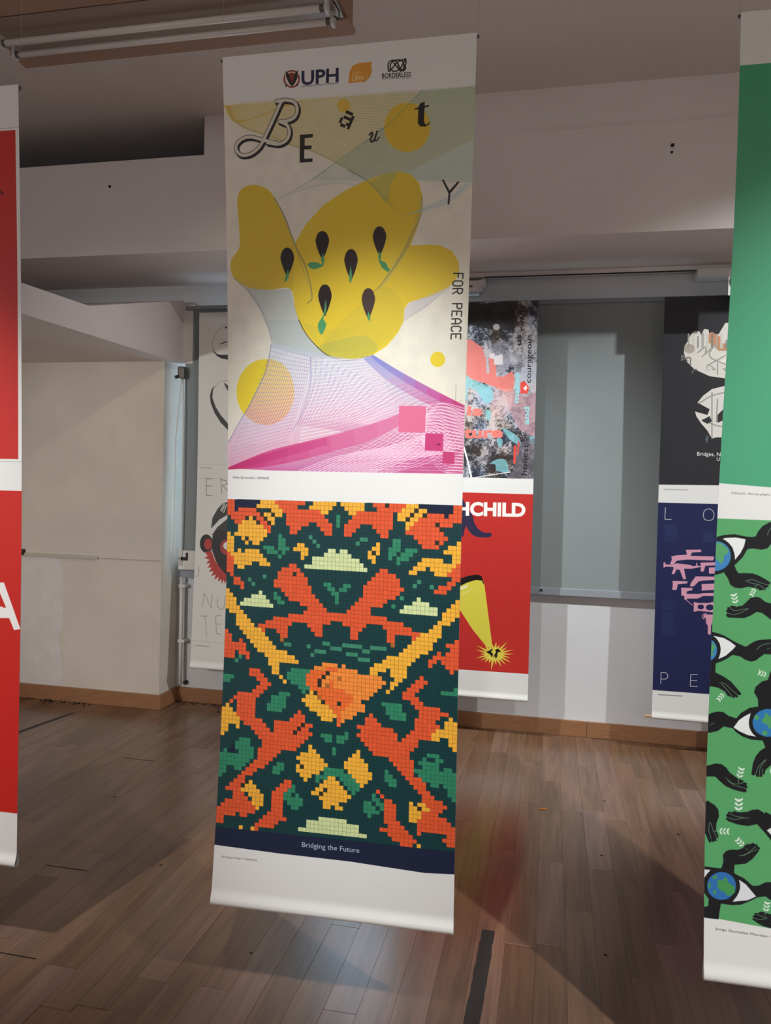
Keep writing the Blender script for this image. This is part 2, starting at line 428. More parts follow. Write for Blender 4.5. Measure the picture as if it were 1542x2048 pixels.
# ------------------------------------------------------------------ unlit fluorescent luminaire
r = empty('fluorescent_luminaire', (-1.7, 3.0, ZC))
LX0, LX1 = -2.43, -0.862
bm = bmesh.new()
add_box(bm, (LX0, 3.055, 3.40), (LX1, 3.165, 3.42), 0.003); add_box(bm, (LX0, 2.62, 3.40), (LX1, 2.80, 3.42), 0.003)
at_root(link('flange', bm, M_lampwood), r)
bm = bmesh.new()
add_box(bm, (LX0 + 0.01, 2.66, 3.42), (LX1 - 0.01, 3.15, ZC)); at_root(link('housing', bm, M_lampwood), r)
bm = bmesh.new(); add_prism(bm, [(2.81, 3.405), (3.05, 3.405), (3.02, 3.4195), (2.84, 3.4195)], LX0 + 0.02, LX1 - 0.02); at_root(link('reflector', bm, M_reflector), r)
for y in (3.012, 2.925):
    bm = bmesh.new(); add_tube(bm, [(LX0 + 0.06, y, 3.372), (LX1 - 0.05, y, 3.372)], 0.014, 14); t_ = at_root(link('tube', bm, M_tube), r)
    for x in (LX0 + 0.055, LX1 - 0.06):
        bm = bmesh.new(); add_box(bm, (x, y - 0.017, 3.352), (x + 0.014, y + 0.017, 3.405), 0.003); link('lamp_holder', bm, M_white, t_)
        bm = bmesh.new(); add_tube(bm, [(x + 0.016 if x < -2 else x - 0.003, y, 3.372), (x + 0.03 if x < -2 else x - 0.02, y, 3.372)], 0.0148, 14); link('end_cap', bm, M_grey, t_)
bm = bmesh.new(); add_tube(bm, [(LX1 - 0.046, 3.0, 3.385), (LX1 - 0.02, 2.985, 3.36), (LX1 - 0.01, 2.95, 3.37), (LX1 - 0.03, 2.93, 3.40)], 0.003, 6); at_root(link('wire', bm, M_dark), r)
tag(r, 'unlit two-tube fluorescent fitting with peach flanges on the ceiling', 'lamp')

# ------------------------------------------------------------------ floor tape, scraps, crumbs
def ragged_strip(name, a, b, w, m, seed):
    q = random.Random(seed); a = Vector(a); b = Vector(b); d = (b - a); n = Vector((-d.y, d.x, 0)).normalized() * w / 2
    bm = bmesh.new(); N = 26; top = []; bot = []
    for k in range(N + 1):
        p = a + d * k / N
        e1 = n * (1 + q.uniform(-0.10, 0.10)); e2 = n * (1 + q.uniform(-0.10, 0.10))
        top.append((p + e1, p - e2))
    V = [[bm.verts.new(Vector((s.x, s.y, z))) for z in (0.0004, 0.0012) for s in pr] for pr in top]
    for A, B in zip(V, V[1:]):
        bm.faces.new((A[2], A[3], B[3], B[2])); bm.faces.new((A[0], A[2], B[2], B[0])); bm.faces.new((A[3], A[1], B[1], B[3])); bm.faces.new((A[1], A[0], B[0], B[1]))
    bm.faces.new((V[0][0], V[0][1], V[0][3], V[0][2])); bm.faces.new((V[-1][2], V[-1][3], V[-1][1], V[-1][0]))
    return link(name, bm, m)


tag(ragged_strip('floor_tape', (-0.165, 2.625, 0), (-0.18, 1.9, 0), 0.044, M_tape, 3), 'worn strip of black tape on the planks under the colourful centre banner', 'tape')
tag(ragged_strip('floor_tape', (-3.08, 3.9, 0), (-3.0, 4.44, 0), 0.03, M_tape, 5), 'thin dark tape strip on the floor near the pillar, beside the red banner', 'tape')
for nm, x, y, rot, sx, lb in (('paper_scrap', 0.004, 3.717, 0.1, 0.021, 'tiny orange scrap lying on the planks before the window wall'),):
    bm = bmesh.new(); add_box(bm, (-sx, -0.004, 0.0004), (sx, 0.004, 0.0030), 0.001); add_box(bm, (-sx * .4, -0.008, 0.0004), (sx * .8, 0.0, 0.0040), 0.001)
    o = link(nm, bm, M_scrap); o.location = (x, y, 0); o.rotation_euler.z = rot; tag(o, lb, 'scrap')
bm = bmesh.new()
for k in range(90):
    x = rnd.uniform(-3.62, -3.0) if k < 70 else rnd.uniform(-2.45, -2.1); y = (4.655 - abs(rnd.gauss(0, 0.03))) if k < 70 else 4.89 - abs(rnd.gauss(0, 0.05)); s = rnd.uniform(0.004, 0.013)
    v = [bm.verts.new((x + s * math.cos(a) * rnd.uniform(.6, 1), y + s * math.sin(a) * rnd.uniform(.6, 1), 0.0003)) for a in (0, 1.3, 2.4, 3.6, 5.0)]
    t_ = bm.verts.new((x, y, s * 0.7))
    for i in range(5): bm.faces.new((v[i], v[(i + 1) % 5], t_))
o = link('debris', bm, M_crumb); o['kind'] = 'stuff'; o['label'] = 'dark crumbs of dirt along the pillar baseboard'
bm = bmesh.new()
for (x, y) in ((-1.46, 2.75), (-2.0, 3.3), (-0.9, 2.3), (0.30, 3.9), (0.25, 3.3), (0.22, 2.58), (-0.02, 2.14), (0.60, 3.6), (-1.18, 3.6), (-1.10, 2.9)):
    s = rnd.uniform(0.004, 0.009)
    v = [bm.verts.new((x + s * math.cos(a) * rnd.uniform(.5, 1.3), y + s * math.sin(a), 0.0003)) for a in (0, 1.3, 2.4, 3.6, 5.0)]
    t_ = bm.verts.new((x, y, 0.003))
    for i in range(5): bm.faces.new((v[i], v[(i + 1) % 5], t_))
o = link('floor_specks', bm, M_crumb); o['kind'] = 'stuff'; o['label'] = 'small dark specks scattered over the planks'

# ------------------------------------------------------------------ print shop: a small vector rasteriser for the poster designs
class Canvas:
    def __init__(s, w_mm, h_mm, res, base):
        s.k = res; s.W = int(round(w_mm * res)); s.H = int(round(h_mm * res))
        s.a = np.empty((s.H, s.W, 3), np.float32); s.a[:] = hexc(base)

    def cover(s, polys):
        """anti-aliased union of polygons (mm) -> (y0, x0, coverage)"""
        SUB = 4; k = s.k
        P = [np.asarray(p, np.float64) * k for p in polys]
        allp = np.concatenate(P)
        x0 = max(0, int(np.floor(allp[:, 0].min())) - 1); x1 = min(s.W, int(np.ceil(allp[:, 0].max())) + 2)
        y0 = max(0, int(np.floor(allp[:, 1].min()))); y1 = min(s.H, int(np.ceil(allp[:, 1].max())) + 1)
        if x1 <= x0 or y1 <= y0: return None
        w = x1 - x0; h = (y1 - y0) * SUB
        D = np.zeros((h, w + 2), np.float32)
        ex = []; 
        for p in P:
            q = np.roll(p, -1, 0)
            ar = np.sum(p[:, 0] * q[:, 1] - q[:, 0] * p[:, 1])
            if ar < 0: p = p[::-1]; q = np.roll(p, -1, 0)
            ex.append(np.concatenate([p, q], 1))
        E = np.concatenate(ex)
        for ax, ay, bx, by in E:
            if ay == by: continue
            sg = 1.0
            if ay > by: ax, ay, bx, by = bx, by, ax, ay; sg = -1.0
            r0 = max(0, int(math.ceil((ay - y0) * SUB - 0.5))); r1 = min(h - 1, int(math.floor((by - y0) * SUB - 0.5 - 1e-9)))
            if r1 < r0: continue
            rr = np.arange(r0, r1 + 1)
            yy = (rr + 0.5) / SUB + y0
            xx = np.clip(ax + (bx - ax) * (yy - ay) / (by - ay) - x0, 0, w)
            i = xx.astype(np.int64); fr = (xx - i).astype(np.float32)
            D[rr, i] += sg * (1 - fr); D[rr, i + 1] += sg * fr
        c = np.minimum(np.abs(np.cumsum(D, 1))[:, :w], 1.0)
        return y0, x0, c.reshape(y1 - y0, SUB, w).mean(1)

    def paint(s, polys, col, a=1.0):
        r = s.cover(polys)
        if r is None: return
        y0, x0, c = r
        v = s.a[y0:y0 + c.shape[0], x0:x0 + c.shape[1]]
        c = (c * a)[..., None]
        v += (np.asarray(col, np.float32) - v) * c

    def paint_ramp(s, poly, a0, a1, cols, al):
        """fill with tints running from point a0 to point a1"""
        r = s.cover([poly])
        if r is None: return
        y0, x0, c = r
        v = s.a[y0:y0 + c.shape[0], x0:x0 + c.shape[1]]
        yy = (np.arange(c.shape[0]) + y0)[:, None] / s.k - a0[1]; xx = (np.arange(c.shape[1]) + x0)[None] / s.k - a0[0]
        d = np.asarray(a1) - np.asarray(a0)
        t = np.clip((xx * d[0] + yy * d[1]) / (d @ d), 0, 1)
        st = np.linspace(0, 1, len(cols)); C_ = np.array(cols)
        f = np.stack([np.interp(t, st, C_[:, k]) for k in range(3)], -1).astype(np.float32)
        v += (f - v) * (c * al)[..., None]

    def stroke(s, pts, w, col, a=1.0):
        pts = np.asarray(pts, np.float64); hw = w / 2; polys = []
        th = np.linspace(0, 2 * PI, 9)[:-1]
        disc = np.stack([np.cos(th), np.sin(th)], 1) * hw
        for p, q in zip(pts, pts[1:]):
            d = q - p; l = math.hypot(*d)
            if l < 1e-6: continue
            n = np.array([-d[1], d[0]]) / l * hw
            polys.append(np.array([p + n, q + n, q - n, p - n]))
        if w * s.k > 3.2:
            for p in pts: polys.append(disc + p)
        if polys: s.paint(polys, col, a)


def hexc(h):
    return np.array([int(h[i:i + 2], 16) / 255.0 for i in (0, 2, 4)], np.float32)


def smooth(p, closed, n=6):
    """Catmull-Rom through the points"""
    p = np.asarray(p, float)
    if len(p) < 3: return p
    if closed: e = np.concatenate([p[-1:], p, p[:2]])
    else: e = np.concatenate([2 * p[:1] - p[1:2], p, 2 * p[-1:] - p[-2:-1]])
    out = []
    for i in range(1, len(e) - 2):
        a, b, c, d = e[i - 1], e[i], e[i + 1], e[i + 2]
        for t in np.arange(n) / n:
            out.append(0.5 * ((2 * b) + (c - a) * t + (2 * a - 5 * b + 4 * c - d) * t * t + (3 * b - a - 3 * c + d) * t ** 3))
    if not closed: out.append(p[-1])
    return np.array(out)


def resample(p, n):
    d = np.concatenate([[0], np.cumsum(np.hypot(*np.diff(p, axis=0).T))]); t = np.linspace(0, d[-1], n)
    return np.stack([np.interp(t, d, p[:, 0]), np.interp(t, d, p[:, 1])], 1)


glyph_cache = {}


def glyphs(txt, bold):
    """triangles of a line of type from the built-in face, unit em"""
    key = (txt, bold)
    if key in glyph_cache: return glyph_cache[key]
    cu = bpy.data.curves.new('type', 'FONT'); cu.body = txt; cu.size = 1.0; cu.offset = min(0.045, 0.012 * bold); cu.resolution_u = 3
    o = bpy.data.objects.new('type', cu); COL.objects.link(o)
    dg = bpy.context.evaluated_depsgraph_get(); dg.update()
    me = o.evaluated_get(dg).to_mesh(); me.calc_loop_triangles()
    V = np.array([v.co[:2] for v in me.vertices]); T = [V[list(t.vertices)] for t in me.loop_triangles]
    o.evaluated_get(dg).to_mesh_clear()
    bpy.data.objects.remove(o); bpy.data.curves.remove(cu)
    glyph_cache[key] = T
    return T


def print_text(cv, txt, a, b, h, col, bold, al):
    T = glyphs(txt, bold)
    allv = np.concatenate(T); x0, x1 = allv[:, 0].min(), allv[:, 0].max()
    d = np.array(b) - np.array(a); sx = 1.0 / (x1 - x0); n = np.array([-d[1], d[0]]) / math.hypot(*d)
    cap = 0.70
    polys = [np.array(a) + (t[:, :1] - x0) * sx * d - t[:, 1:2] / cap * h * n for t in T]
    cv.paint(polys, col, al)


def noise2(H, W, cell, seed):
    q = np.random.RandomState(seed); h = int(H / cell) + 3; w = int(W / cell) + 3
    g = q.rand(h, w).astype(np.float32)
    y = np.arange(H) / cell; x = np.arange(W) / cell; i = y.astype(int); j = x.astype(int)
    fy = (y - i)[:, None]; fx = (x - j)[None]; fy = fy * fy * (3 - 2 * fy); fx = fx * fx * (3 - 2 * fx)
    return (g[i][:, j] * (1 - fy) * (1 - fx) + g[i + 1][:, j] * fy * (1 - fx) + g[i][:, j + 1] * (1 - fy) * fx + g[i + 1][:, j + 1] * fy * fx)


# mosaic table: for each row, pairs of (tint number, how many squares of it)
GRID = [
    [1, 2, 6, 7, 2, 4, 1, 8, 0, 2, 2, 6, 0, 1, 2, 6, 0, 2, 1, 3, 9, 1, 1, 4, 2, 3, 6, 8, 1, 2],
    [1, 2, 6, 6, 2, 6, 1, 5, 0, 3, 2, 6, 0, 3, 2, 5, 0, 3, 1, 6, 2, 3, 9, 1, 2, 2, 6, 6, 1, 2],
    [1, 2, 6, 1, 1, 5, 9, 1, 0, 2, 9, 1, 2, 3, 1, 10, 2, 2, 0, 5, 2, 2, 1, 9, 0, 1, 2, 3, 9, 1, 2, 2, 9, 1, 1, 4, 6, 1, 1, 3],
    [1, 9, 9, 1, 2, 2, 9, 1, 2, 2, 0, 1, 1, 10, 0, 3, 3, 1, 0, 3, 1, 10, 0, 1, 2, 2, 9, 1, 2, 2, 1, 10],
    [0, 1, 1, 4, 9, 1, 2, 1, 9, 1, 1, 2, 9, 1, 2, 2, 0, 3, 1, 11, 0, 2, 3, 1, 0, 2, 1, 11, 0, 3, 2, 2, 1, 5, 9, 1, 1, 3, 0, 2],
    [0, 2, 1, 2, 2, 4, 9, 1, 1, 2, 9, 1, 2, 1, 0, 3, 1, 6, 0, 2, 1, 4, 0, 1, 3, 1, 0, 1, 1, 4, 0, 3, 1, 5, 0, 3, 2, 1, 1, 7, 9, 1, 0, 4],
    [0, 3, 2, 7, 1, 2, 0, 5, 1, 3, 0, 5, 1, 3, 0, 3, 1, 3, 0, 5, 1, 3, 0, 4, 1, 9, 0, 4],
    [0, 3, 2, 8, 1, 1, 0, 5, 1, 2, 0, 7, 1, 2, 0, 3, 1, 2, 0, 7, 1, 2, 0, 6, 1, 8, 0, 3],
    [2, 1, 0, 1, 2, 9, 0, 3, 3, 1, 0, 7, 4, 1, 0, 12, 4, 2, 0, 6, 3, 2, 0, 4, 1, 4, 9, 1, 1, 1, 0, 3, 2, 1],
    [2, 2, 0, 2, 2, 1, 9, 1, 2, 4, 0, 4, 3, 2, 0, 7, 4, 1, 0, 10, 4, 1, 0, 4, 2, 1, 0, 3, 3, 2, 0, 5, 1, 4, 0, 2, 2, 3],
    [2, 2, 0, 3, 2, 1, 0, 1, 2, 2, 0, 5, 3, 2, 0, 3, 2, 2, 0, 3, 4, 1, 0, 13, 2, 2, 0, 2, 3, 3, 0, 1, 3, 3, 0, 6, 2, 4],
    [2, 2, 0, 8, 3, 3, 0, 1, 3, 3, 0, 1, 2, 4, 0, 5, 5, 2, 0, 1, 5, 2, 0, 5, 2, 1, 9, 1, 2, 1, 0, 2, 3, 2, 0, 1, 3, 3, 0, 9, 2, 2],
    [2, 2, 0, 1, 2, 1, 0, 1, 2, 4, 0, 2, 3, 3, 0, 1, 3, 1, 0, 4, 2, 2, 0, 4, 5, 7, 0, 4, 2, 2, 0, 3, 3, 1, 0, 1, 3, 3, 0, 3, 2, 5, 0, 2, 2, 2],
    [1, 1, 2, 9, 0, 4, 3, 1, 0, 5, 2, 1, 0, 2, 5, 12, 0, 3, 2, 1, 0, 5, 3, 1, 0, 4, 2, 9, 1, 1],
    [1, 2, 2, 9, 0, 12, 5, 13, 0, 12, 2, 3, 0, 1, 2, 5, 1, 2],
    [1, 2, 2, 5, 0, 2, 2, 3, 0, 5, 1, 2, 0, 2, 5, 16, 0, 3, 1, 2, 0, 5, 2, 2, 0, 4, 2, 3, 1, 3],
    [1, 2, 0, 1, 2, 2, 0, 10, 1, 5, 0, 19, 1, 5, 0, 13, 1, 2],
    [1, 2, 0, 12, 1, 4, 9, 1, 1, 2, 0, 17, 1, 7, 0, 4, 4, 1, 0, 6, 1, 2, 0, 1],
    [0, 1, 1, 1, 0, 8, 4, 1, 0, 3, 1, 8, 0, 15, 1, 8, 0, 3, 4, 1, 0, 3, 4, 1, 0, 1, 1, 3, 0, 2],
    [0, 2, 1, 2, 0, 2, 4, 1, 0, 6, 1, 9, 0, 4, 3, 2, 0, 3, 3, 2, 0, 3, 1, 10, 0, 7, 1, 3, 0, 3],
    [0, 2, 1, 3, 0, 2, 4, 1, 0, 5, 1, 10, 0, 4, 3, 2, 0, 1, 3, 2, 0, 4, 1, 9, 0, 14],
    [0, 4, 1, 1, 0, 10, 1, 8, 0, 5, 3, 2, 0, 6, 1, 8, 0, 1, 4, 1, 0, 3, 5, 1, 0, 8, 2, 1],
    [2, 1, 0, 8, 5, 1, 0, 3, 3, 1, 0, 2, 1, 8, 0, 5, 3, 1, 0, 5, 1, 7, 0, 6, 5, 4, 0, 5, 2, 2],
    [2, 2, 0, 5, 5, 4, 0, 2, 3, 2, 0, 2, 1, 8, 0, 4, 3, 1, 0, 4, 1, 7, 0, 2, 3, 1, 0, 2, 5, 8, 0, 2, 2, 3],
    [2, 3, 0, 2, 5, 7, 0, 2, 3, 2, 0, 4, 1, 6, 0, 7, 1, 5, 0, 7, 5, 9, 0, 1, 2, 4],
    [2, 3, 0, 1, 5, 9, 0, 9, 1, 5, 0, 5, 1, 6, 0, 17, 2, 3, 0, 1],
    [2, 4, 0, 17, 1, 21, 0, 12, 2, 3, 0, 2],
    [0, 1, 2, 4, 0, 12, 1, 29, 0, 7, 2, 2, 0, 4],
    [0, 3, 2, 3, 0, 7, 1, 15, 0, 3, 1, 6, 0, 4, 1, 7, 0, 4, 2, 3, 0, 4],
    [0, 3, 2, 4, 0, 4, 1, 7, 0, 4, 1, 4, 0, 7, 1, 3, 0, 6, 1, 8, 2, 5, 0, 4],
    [0, 3, 2, 5, 0, 1, 1, 8, 0, 6, 1, 3, 0, 7, 1, 2, 0, 7, 1, 2, 0, 4, 1, 1, 2, 5, 0, 4, 1, 1],
    [0, 4, 2, 6, 1, 1, 0, 3, 1, 3, 0, 7, 1, 2, 0, 7, 1, 2, 0, 7, 1, 2, 0, 4, 2, 5, 0, 3, 1, 3],
    [1, 1, 0, 4, 2, 6, 0, 4, 1, 2, 0, 26, 10, 1, 0, 3, 2, 6, 0, 4, 1, 2],
    [1, 2, 0, 4, 2, 6, 0, 3, 10, 1, 0, 10, 4, 2, 0, 3, 4, 5, 0, 2, 4, 4, 0, 4, 2, 6, 0, 2, 1, 1, 0, 1, 1, 3],
    [1, 2, 0, 2, 1, 1, 0, 2, 2, 6, 0, 3, 4, 2, 0, 4, 4, 1, 0, 5, 4, 3, 0, 5, 4, 2, 0, 7, 2, 5, 0, 3, 1, 6],
    [1, 6, 0, 2, 2, 6, 0, 10, 4, 3, 0, 5, 4, 3, 0, 7, 2, 7, 0, 3, 1, 2, 0, 1, 1, 4],
    [1, 6, 0, 3, 2, 8, 0, 6, 4, 1, 0, 11, 4, 3, 0, 3, 2, 7, 0, 4, 1, 1, 0, 3, 1, 3],
    [1, 3, 0, 1, 1, 3, 0, 4, 2, 8, 0, 20, 2, 8, 0, 10, 1, 1, 0, 1],
    [1, 3, 0, 1, 4, 1, 0, 1, 1, 1, 0, 5, 2, 8, 0, 6, 7, 4, 0, 1, 7, 1, 0, 6, 2, 4, 0, 1, 2, 4, 0, 12],
    [0, 3, 4, 1, 0, 8, 2, 3, 0, 9, 7, 3, 8, 3, 7, 5, 0, 3, 2, 2, 0, 3, 2, 4, 0, 3, 1, 1, 0, 8],
    [0, 13, 2, 2, 0, 3, 3, 5, 8, 4, 9, 1, 7, 13, 0, 3, 2, 2, 0, 3, 1, 3, 0, 7],
    [0, 7, 1, 3, 0, 3, 2, 2, 0, 2, 3, 5, 8, 4, 9, 1, 7, 3, 10, 1, 7, 11, 0, 1, 2, 2, 0, 3, 1, 3, 0, 7, 3, 1],
    [0, 7, 1, 4, 0, 4, 2, 1, 0, 1, 3, 5, 8, 3, 9, 1, 7, 2, 8, 1, 7, 12, 0, 2, 2, 1, 0, 3, 1, 3, 0, 5, 3, 4],
    [3, 3, 0, 6, 1, 3, 0, 4, 2, 1, 0, 1, 3, 4, 8, 3, 9, 1, 7, 1, 10, 1, 8, 1, 7, 11, 0, 2, 2, 1, 0, 3, 1, 3, 0, 10],
    [3, 2, 0, 8, 1, 3, 0, 7, 3, 3, 8, 9, 7, 7, 0, 7, 1, 4, 0, 9],
    [0, 9, 1, 3, 0, 9, 3, 1, 0, 1, 2, 1, 9, 1, 8, 9, 7, 4, 0, 10, 1, 3, 0, 8],
    [0, 8, 1, 3, 0, 4, 3, 3, 0, 4, 2, 3, 10, 1, 8, 8, 7, 2, 0, 5, 3, 5, 0, 3, 1, 6, 0, 4],
    [0, 4, 1, 6, 0, 3, 3, 4, 0, 4, 2, 5, 9, 1, 8, 3, 9, 1, 8, 2, 7, 4, 0, 5, 3, 4, 0, 4, 1, 7, 0, 2],
    [0, 3, 1, 6, 0, 4, 3, 4, 0, 5, 2, 6, 8, 4, 7, 5, 0, 5, 3, 5, 0, 3, 1, 5, 0, 2, 2, 1, 0, 1],
    [0, 2, 1, 1, 0, 1, 1, 5, 0, 3, 3, 5, 0, 6, 2, 6, 8, 2, 7, 4, 0, 3, 1, 1, 0, 4, 3, 4, 0, 2, 1, 5, 0, 2, 2, 3],
    [0, 1, 2, 1, 0, 2, 1, 5, 0, 3, 3, 4, 0, 4, 1, 1, 0, 4, 2, 5, 8, 1, 7, 3, 0, 3, 1, 3, 0, 9, 1, 6, 0, 1, 2, 3],
    [2, 3, 0, 1, 1, 5, 0, 10, 1, 3, 0, 4, 2, 3, 0, 1, 8, 1, 7, 1, 0, 5, 1, 4, 0, 8, 1, 5, 2, 5],
    [2, 4, 1, 5, 0, 9, 1, 4, 0, 8, 8, 1, 0, 4, 1, 9, 0, 4, 1, 5, 2, 6],
    [2, 5, 1, 6, 0, 3, 1, 7, 9, 1, 1, 2, 0, 12, 1, 9, 0, 2, 1, 6, 2, 2, 0, 2, 2, 2],
    [2, 5, 0, 1, 1, 6, 0, 2, 1, 6, 9, 1, 1, 2, 0, 9, 3, 1, 0, 2, 1, 10, 0, 1, 1, 4, 0, 7, 2, 2],
    [2, 2, 0, 2, 2, 1, 0, 3, 1, 5, 0, 1, 1, 5, 9, 1, 1, 4, 0, 2, 3, 3, 0, 1, 3, 3, 0, 3, 1, 14, 0, 8, 2, 1],
    [2, 2, 0, 7, 1, 14, 0, 4, 3, 2, 0, 1, 3, 2, 0, 5, 1, 12, 0, 10],
    [2, 1, 0, 9, 1, 12, 0, 16, 1, 10, 0, 4, 3, 3, 0, 4],
    [0, 5, 3, 3, 0, 3, 1, 10, 0, 2, 2, 1, 0, 5, 3, 1, 0, 5, 2, 1, 0, 3, 1, 9, 0, 3, 3, 1, 0, 2, 3, 2, 0, 3],
    [0, 4, 3, 4, 0, 3, 1, 9, 0, 3, 2, 2, 0, 4, 3, 1, 0, 4, 2, 2, 0, 7, 1, 6, 0, 1, 3, 5, 0, 4],
    [0, 3, 6, 1, 3, 5, 0, 1, 1, 6, 0, 5, 2, 5, 0, 7, 2, 4, 0, 7, 1, 5, 0, 2, 3, 4, 0, 1, 3, 2, 0, 1],
    [0, 1, 3, 1, 6, 2, 0, 1, 3, 4, 0, 1, 1, 5, 0, 5, 2, 7, 0, 5, 2, 6, 0, 7, 1, 4, 3, 10],
    [3, 9, 0, 1, 1, 4, 0, 7, 2, 7, 0, 4, 2, 6, 0, 4, 3, 1, 0, 3, 1, 3, 0, 1, 3, 9],
    [3, 8, 0, 1, 1, 4, 0, 2, 3, 2, 0, 3, 2, 1, 9, 1, 2, 5, 3, 5, 0, 1, 2, 6, 0, 3, 3, 2, 0, 3, 1, 4, 3, 8],
    [3, 7, 0, 1, 1, 4, 0, 2, 3, 3, 0, 3, 2, 6, 0, 1, 3, 7, 2, 5, 0, 3, 3, 3, 0, 3, 1, 4, 0, 1, 3, 2, 0, 1, 3, 3],
    [3, 2, 0, 2, 3, 2, 0, 1, 1, 3, 0, 4, 3, 2, 0, 5, 2, 3, 0, 1, 3, 3, 2, 2, 0, 1, 3, 4, 2, 3, 0, 5, 3, 2, 0, 4, 1, 3, 0, 5, 3, 2],
    [3, 2, 0, 4, 1, 3, 0, 13, 2, 1, 0, 2, 3, 1, 0, 1, 2, 4, 0, 1, 3, 4, 2, 1, 0, 13, 1, 3, 0, 4, 3, 2],
    [3, 1, 0, 4, 1, 2, 0, 10, 1, 2, 0, 7, 2, 6, 0, 1, 3, 3, 0, 4, 1, 1, 0, 10, 1, 3, 0, 4, 3, 1],
    [0, 4, 1, 3, 9, 1, 2, 1, 0, 7, 1, 3, 3, 1, 0, 5, 2, 2, 9, 1, 2, 5, 0, 1, 3, 1, 0, 4, 3, 1, 0, 1, 1, 1, 0, 9, 1, 5, 0, 3],
    [0, 3, 1, 3, 9, 1, 2, 3, 0, 5, 1, 3, 3, 2, 0, 4, 2, 2, 9, 1, 2, 7, 0, 5, 3, 2, 0, 1, 1, 2, 0, 4, 2, 1, 0, 1, 2, 2, 1, 5, 0, 2],
    [0, 2, 1, 4, 2, 5, 0, 3, 1, 3, 3, 2, 0, 1, 3, 1, 0, 5, 2, 7, 0, 4, 3, 2, 0, 1, 3, 2, 1, 3, 0, 3, 2, 2, 9, 1, 2, 2, 1, 3, 0, 3],
    [0, 4, 1, 3, 0, 1, 2, 4, 0, 2, 1, 3, 3, 5, 0, 5, 2, 4, 0, 6, 3, 3, 0, 1, 3, 1, 1, 3, 0, 3, 2, 3, 1, 4, 0, 4],
    [0, 4, 1, 4, 0, 1, 2, 3, 0, 2, 1, 3, 0, 1, 3, 4, 0, 5, 2, 2, 0, 1, 2, 2, 0, 5, 3, 4, 0, 1, 1, 3, 0, 3, 2, 3, 1, 6, 0, 2],
    [0, 2, 1, 7, 2, 3, 0, 2, 1, 3, 0, 2, 3, 2, 0, 17, 3, 1, 0, 3, 1, 3, 0, 3, 2, 2, 1, 8, 0, 1],
    [0, 1, 1, 9, 2, 1, 0, 3, 1, 3, 0, 25, 1, 4, 0, 4, 1, 9],
    [1, 10, 0, 3, 1, 4, 0, 9, 5, 7, 0, 10, 1, 4, 0, 3, 1, 9],
    [1, 5, 0, 1, 1, 2, 0, 4, 1, 6, 0, 5, 5, 13, 0, 5, 1, 7, 0, 2, 1, 1, 0, 6, 1, 2],
    [1, 2, 0, 9, 1, 5, 0, 7, 5, 13, 0, 7, 1, 6, 0, 7, 1, 3],
    [1, 2, 0, 8, 1, 5, 0, 6, 5, 17, 0, 6, 1, 6, 0, 7, 1, 2],
    [0, 6, 2, 1, 0, 2, 2, 1, 1, 1, 0, 35, 1, 3, 0, 1, 2, 1, 0, 8],
]
PIX = ['103a3d', 'de5730', 'efae3a', '2f8261', '3b8468', 'cfdba0', '101f38', 'ef8a3a', 'e86a30', '2a2c22', 'a8662c']


def print_grid(cv):
    """mosaic of 59 x 80 little squares with dark joints"""
    n, m = 59, len(GRID); k = cv.k
    lut = [hexc(h) for h in PIX]
    cells = np.array([[lut[c] for c, r in zip(row[::2], row[1::2]) for _ in range(r)] for row in GRID], np.float32)
    q = np.random.RandomState(2); cells *= (1 + (q.rand(m, n, 1).astype(np.float32) - 0.5) * 0.05)
    y, x = np.mgrid[0:cv.H, 0:cv.W]; u = (x + 0.5) / k; v = (y + 0.5) / k
    uu = u - 3.5 * np.sin(PI * u / 700); vv = v + u / 700 * (3.5 + (v - 1218.5) / 932 * 15.5)
    gx = uu / 700 * n; gy = (vv - 1218.5) / 942 * 79
    ok = (gy >= 0) & (gy < m) & (gx >= 0) & (gx < n)
    i = np.clip(gy.astype(int), 0, m - 1); j = np.clip(gx.astype(int), 0, n - 1)
    c = cells[i, j]
    px_ = 700 / n * k
    dx = np.abs(gx - np.round(gx)) * px_; dy = np.abs(gy - np.round(gy)) * px_
    ln = np.clip(1.1 - np.minimum(dx, dy) * 1.0, 0, 1)
    c = c * (1 - 0.36 * ln[..., None])
    cv.a[ok] = c[ok]


def print_paper(cv):
    H = int(1134 * cv.k); t0 = int(118 * cv.k)
    sub = cv.a[t0:H]; m = noise2(sub.shape[0], cv.W, 40, 1) - 0.5
    q = np.random.RandomState(5); f = q.rand(sub.shape[0], cv.W).astype(np.float32) - 0.5
    msk = (np.abs(sub - hexc('e2ddcd')).max(2) < 0.02)
    sub[msk] *= (1 + 0.05 * m + 0.05 * f)[msk][:, None]
    for k in range(230):
        u, v = q.uniform(8, 692), q.uniform(125, 1120); an = q.uniform(0, PI); l = q.uniform(1.0, 4.5)
        cv.stroke([(u, v), (u + l * math.cos(an), v + l * math.sin(an))], q.uniform(0.5, 1.2), hexc('6c6250'), 0.55)


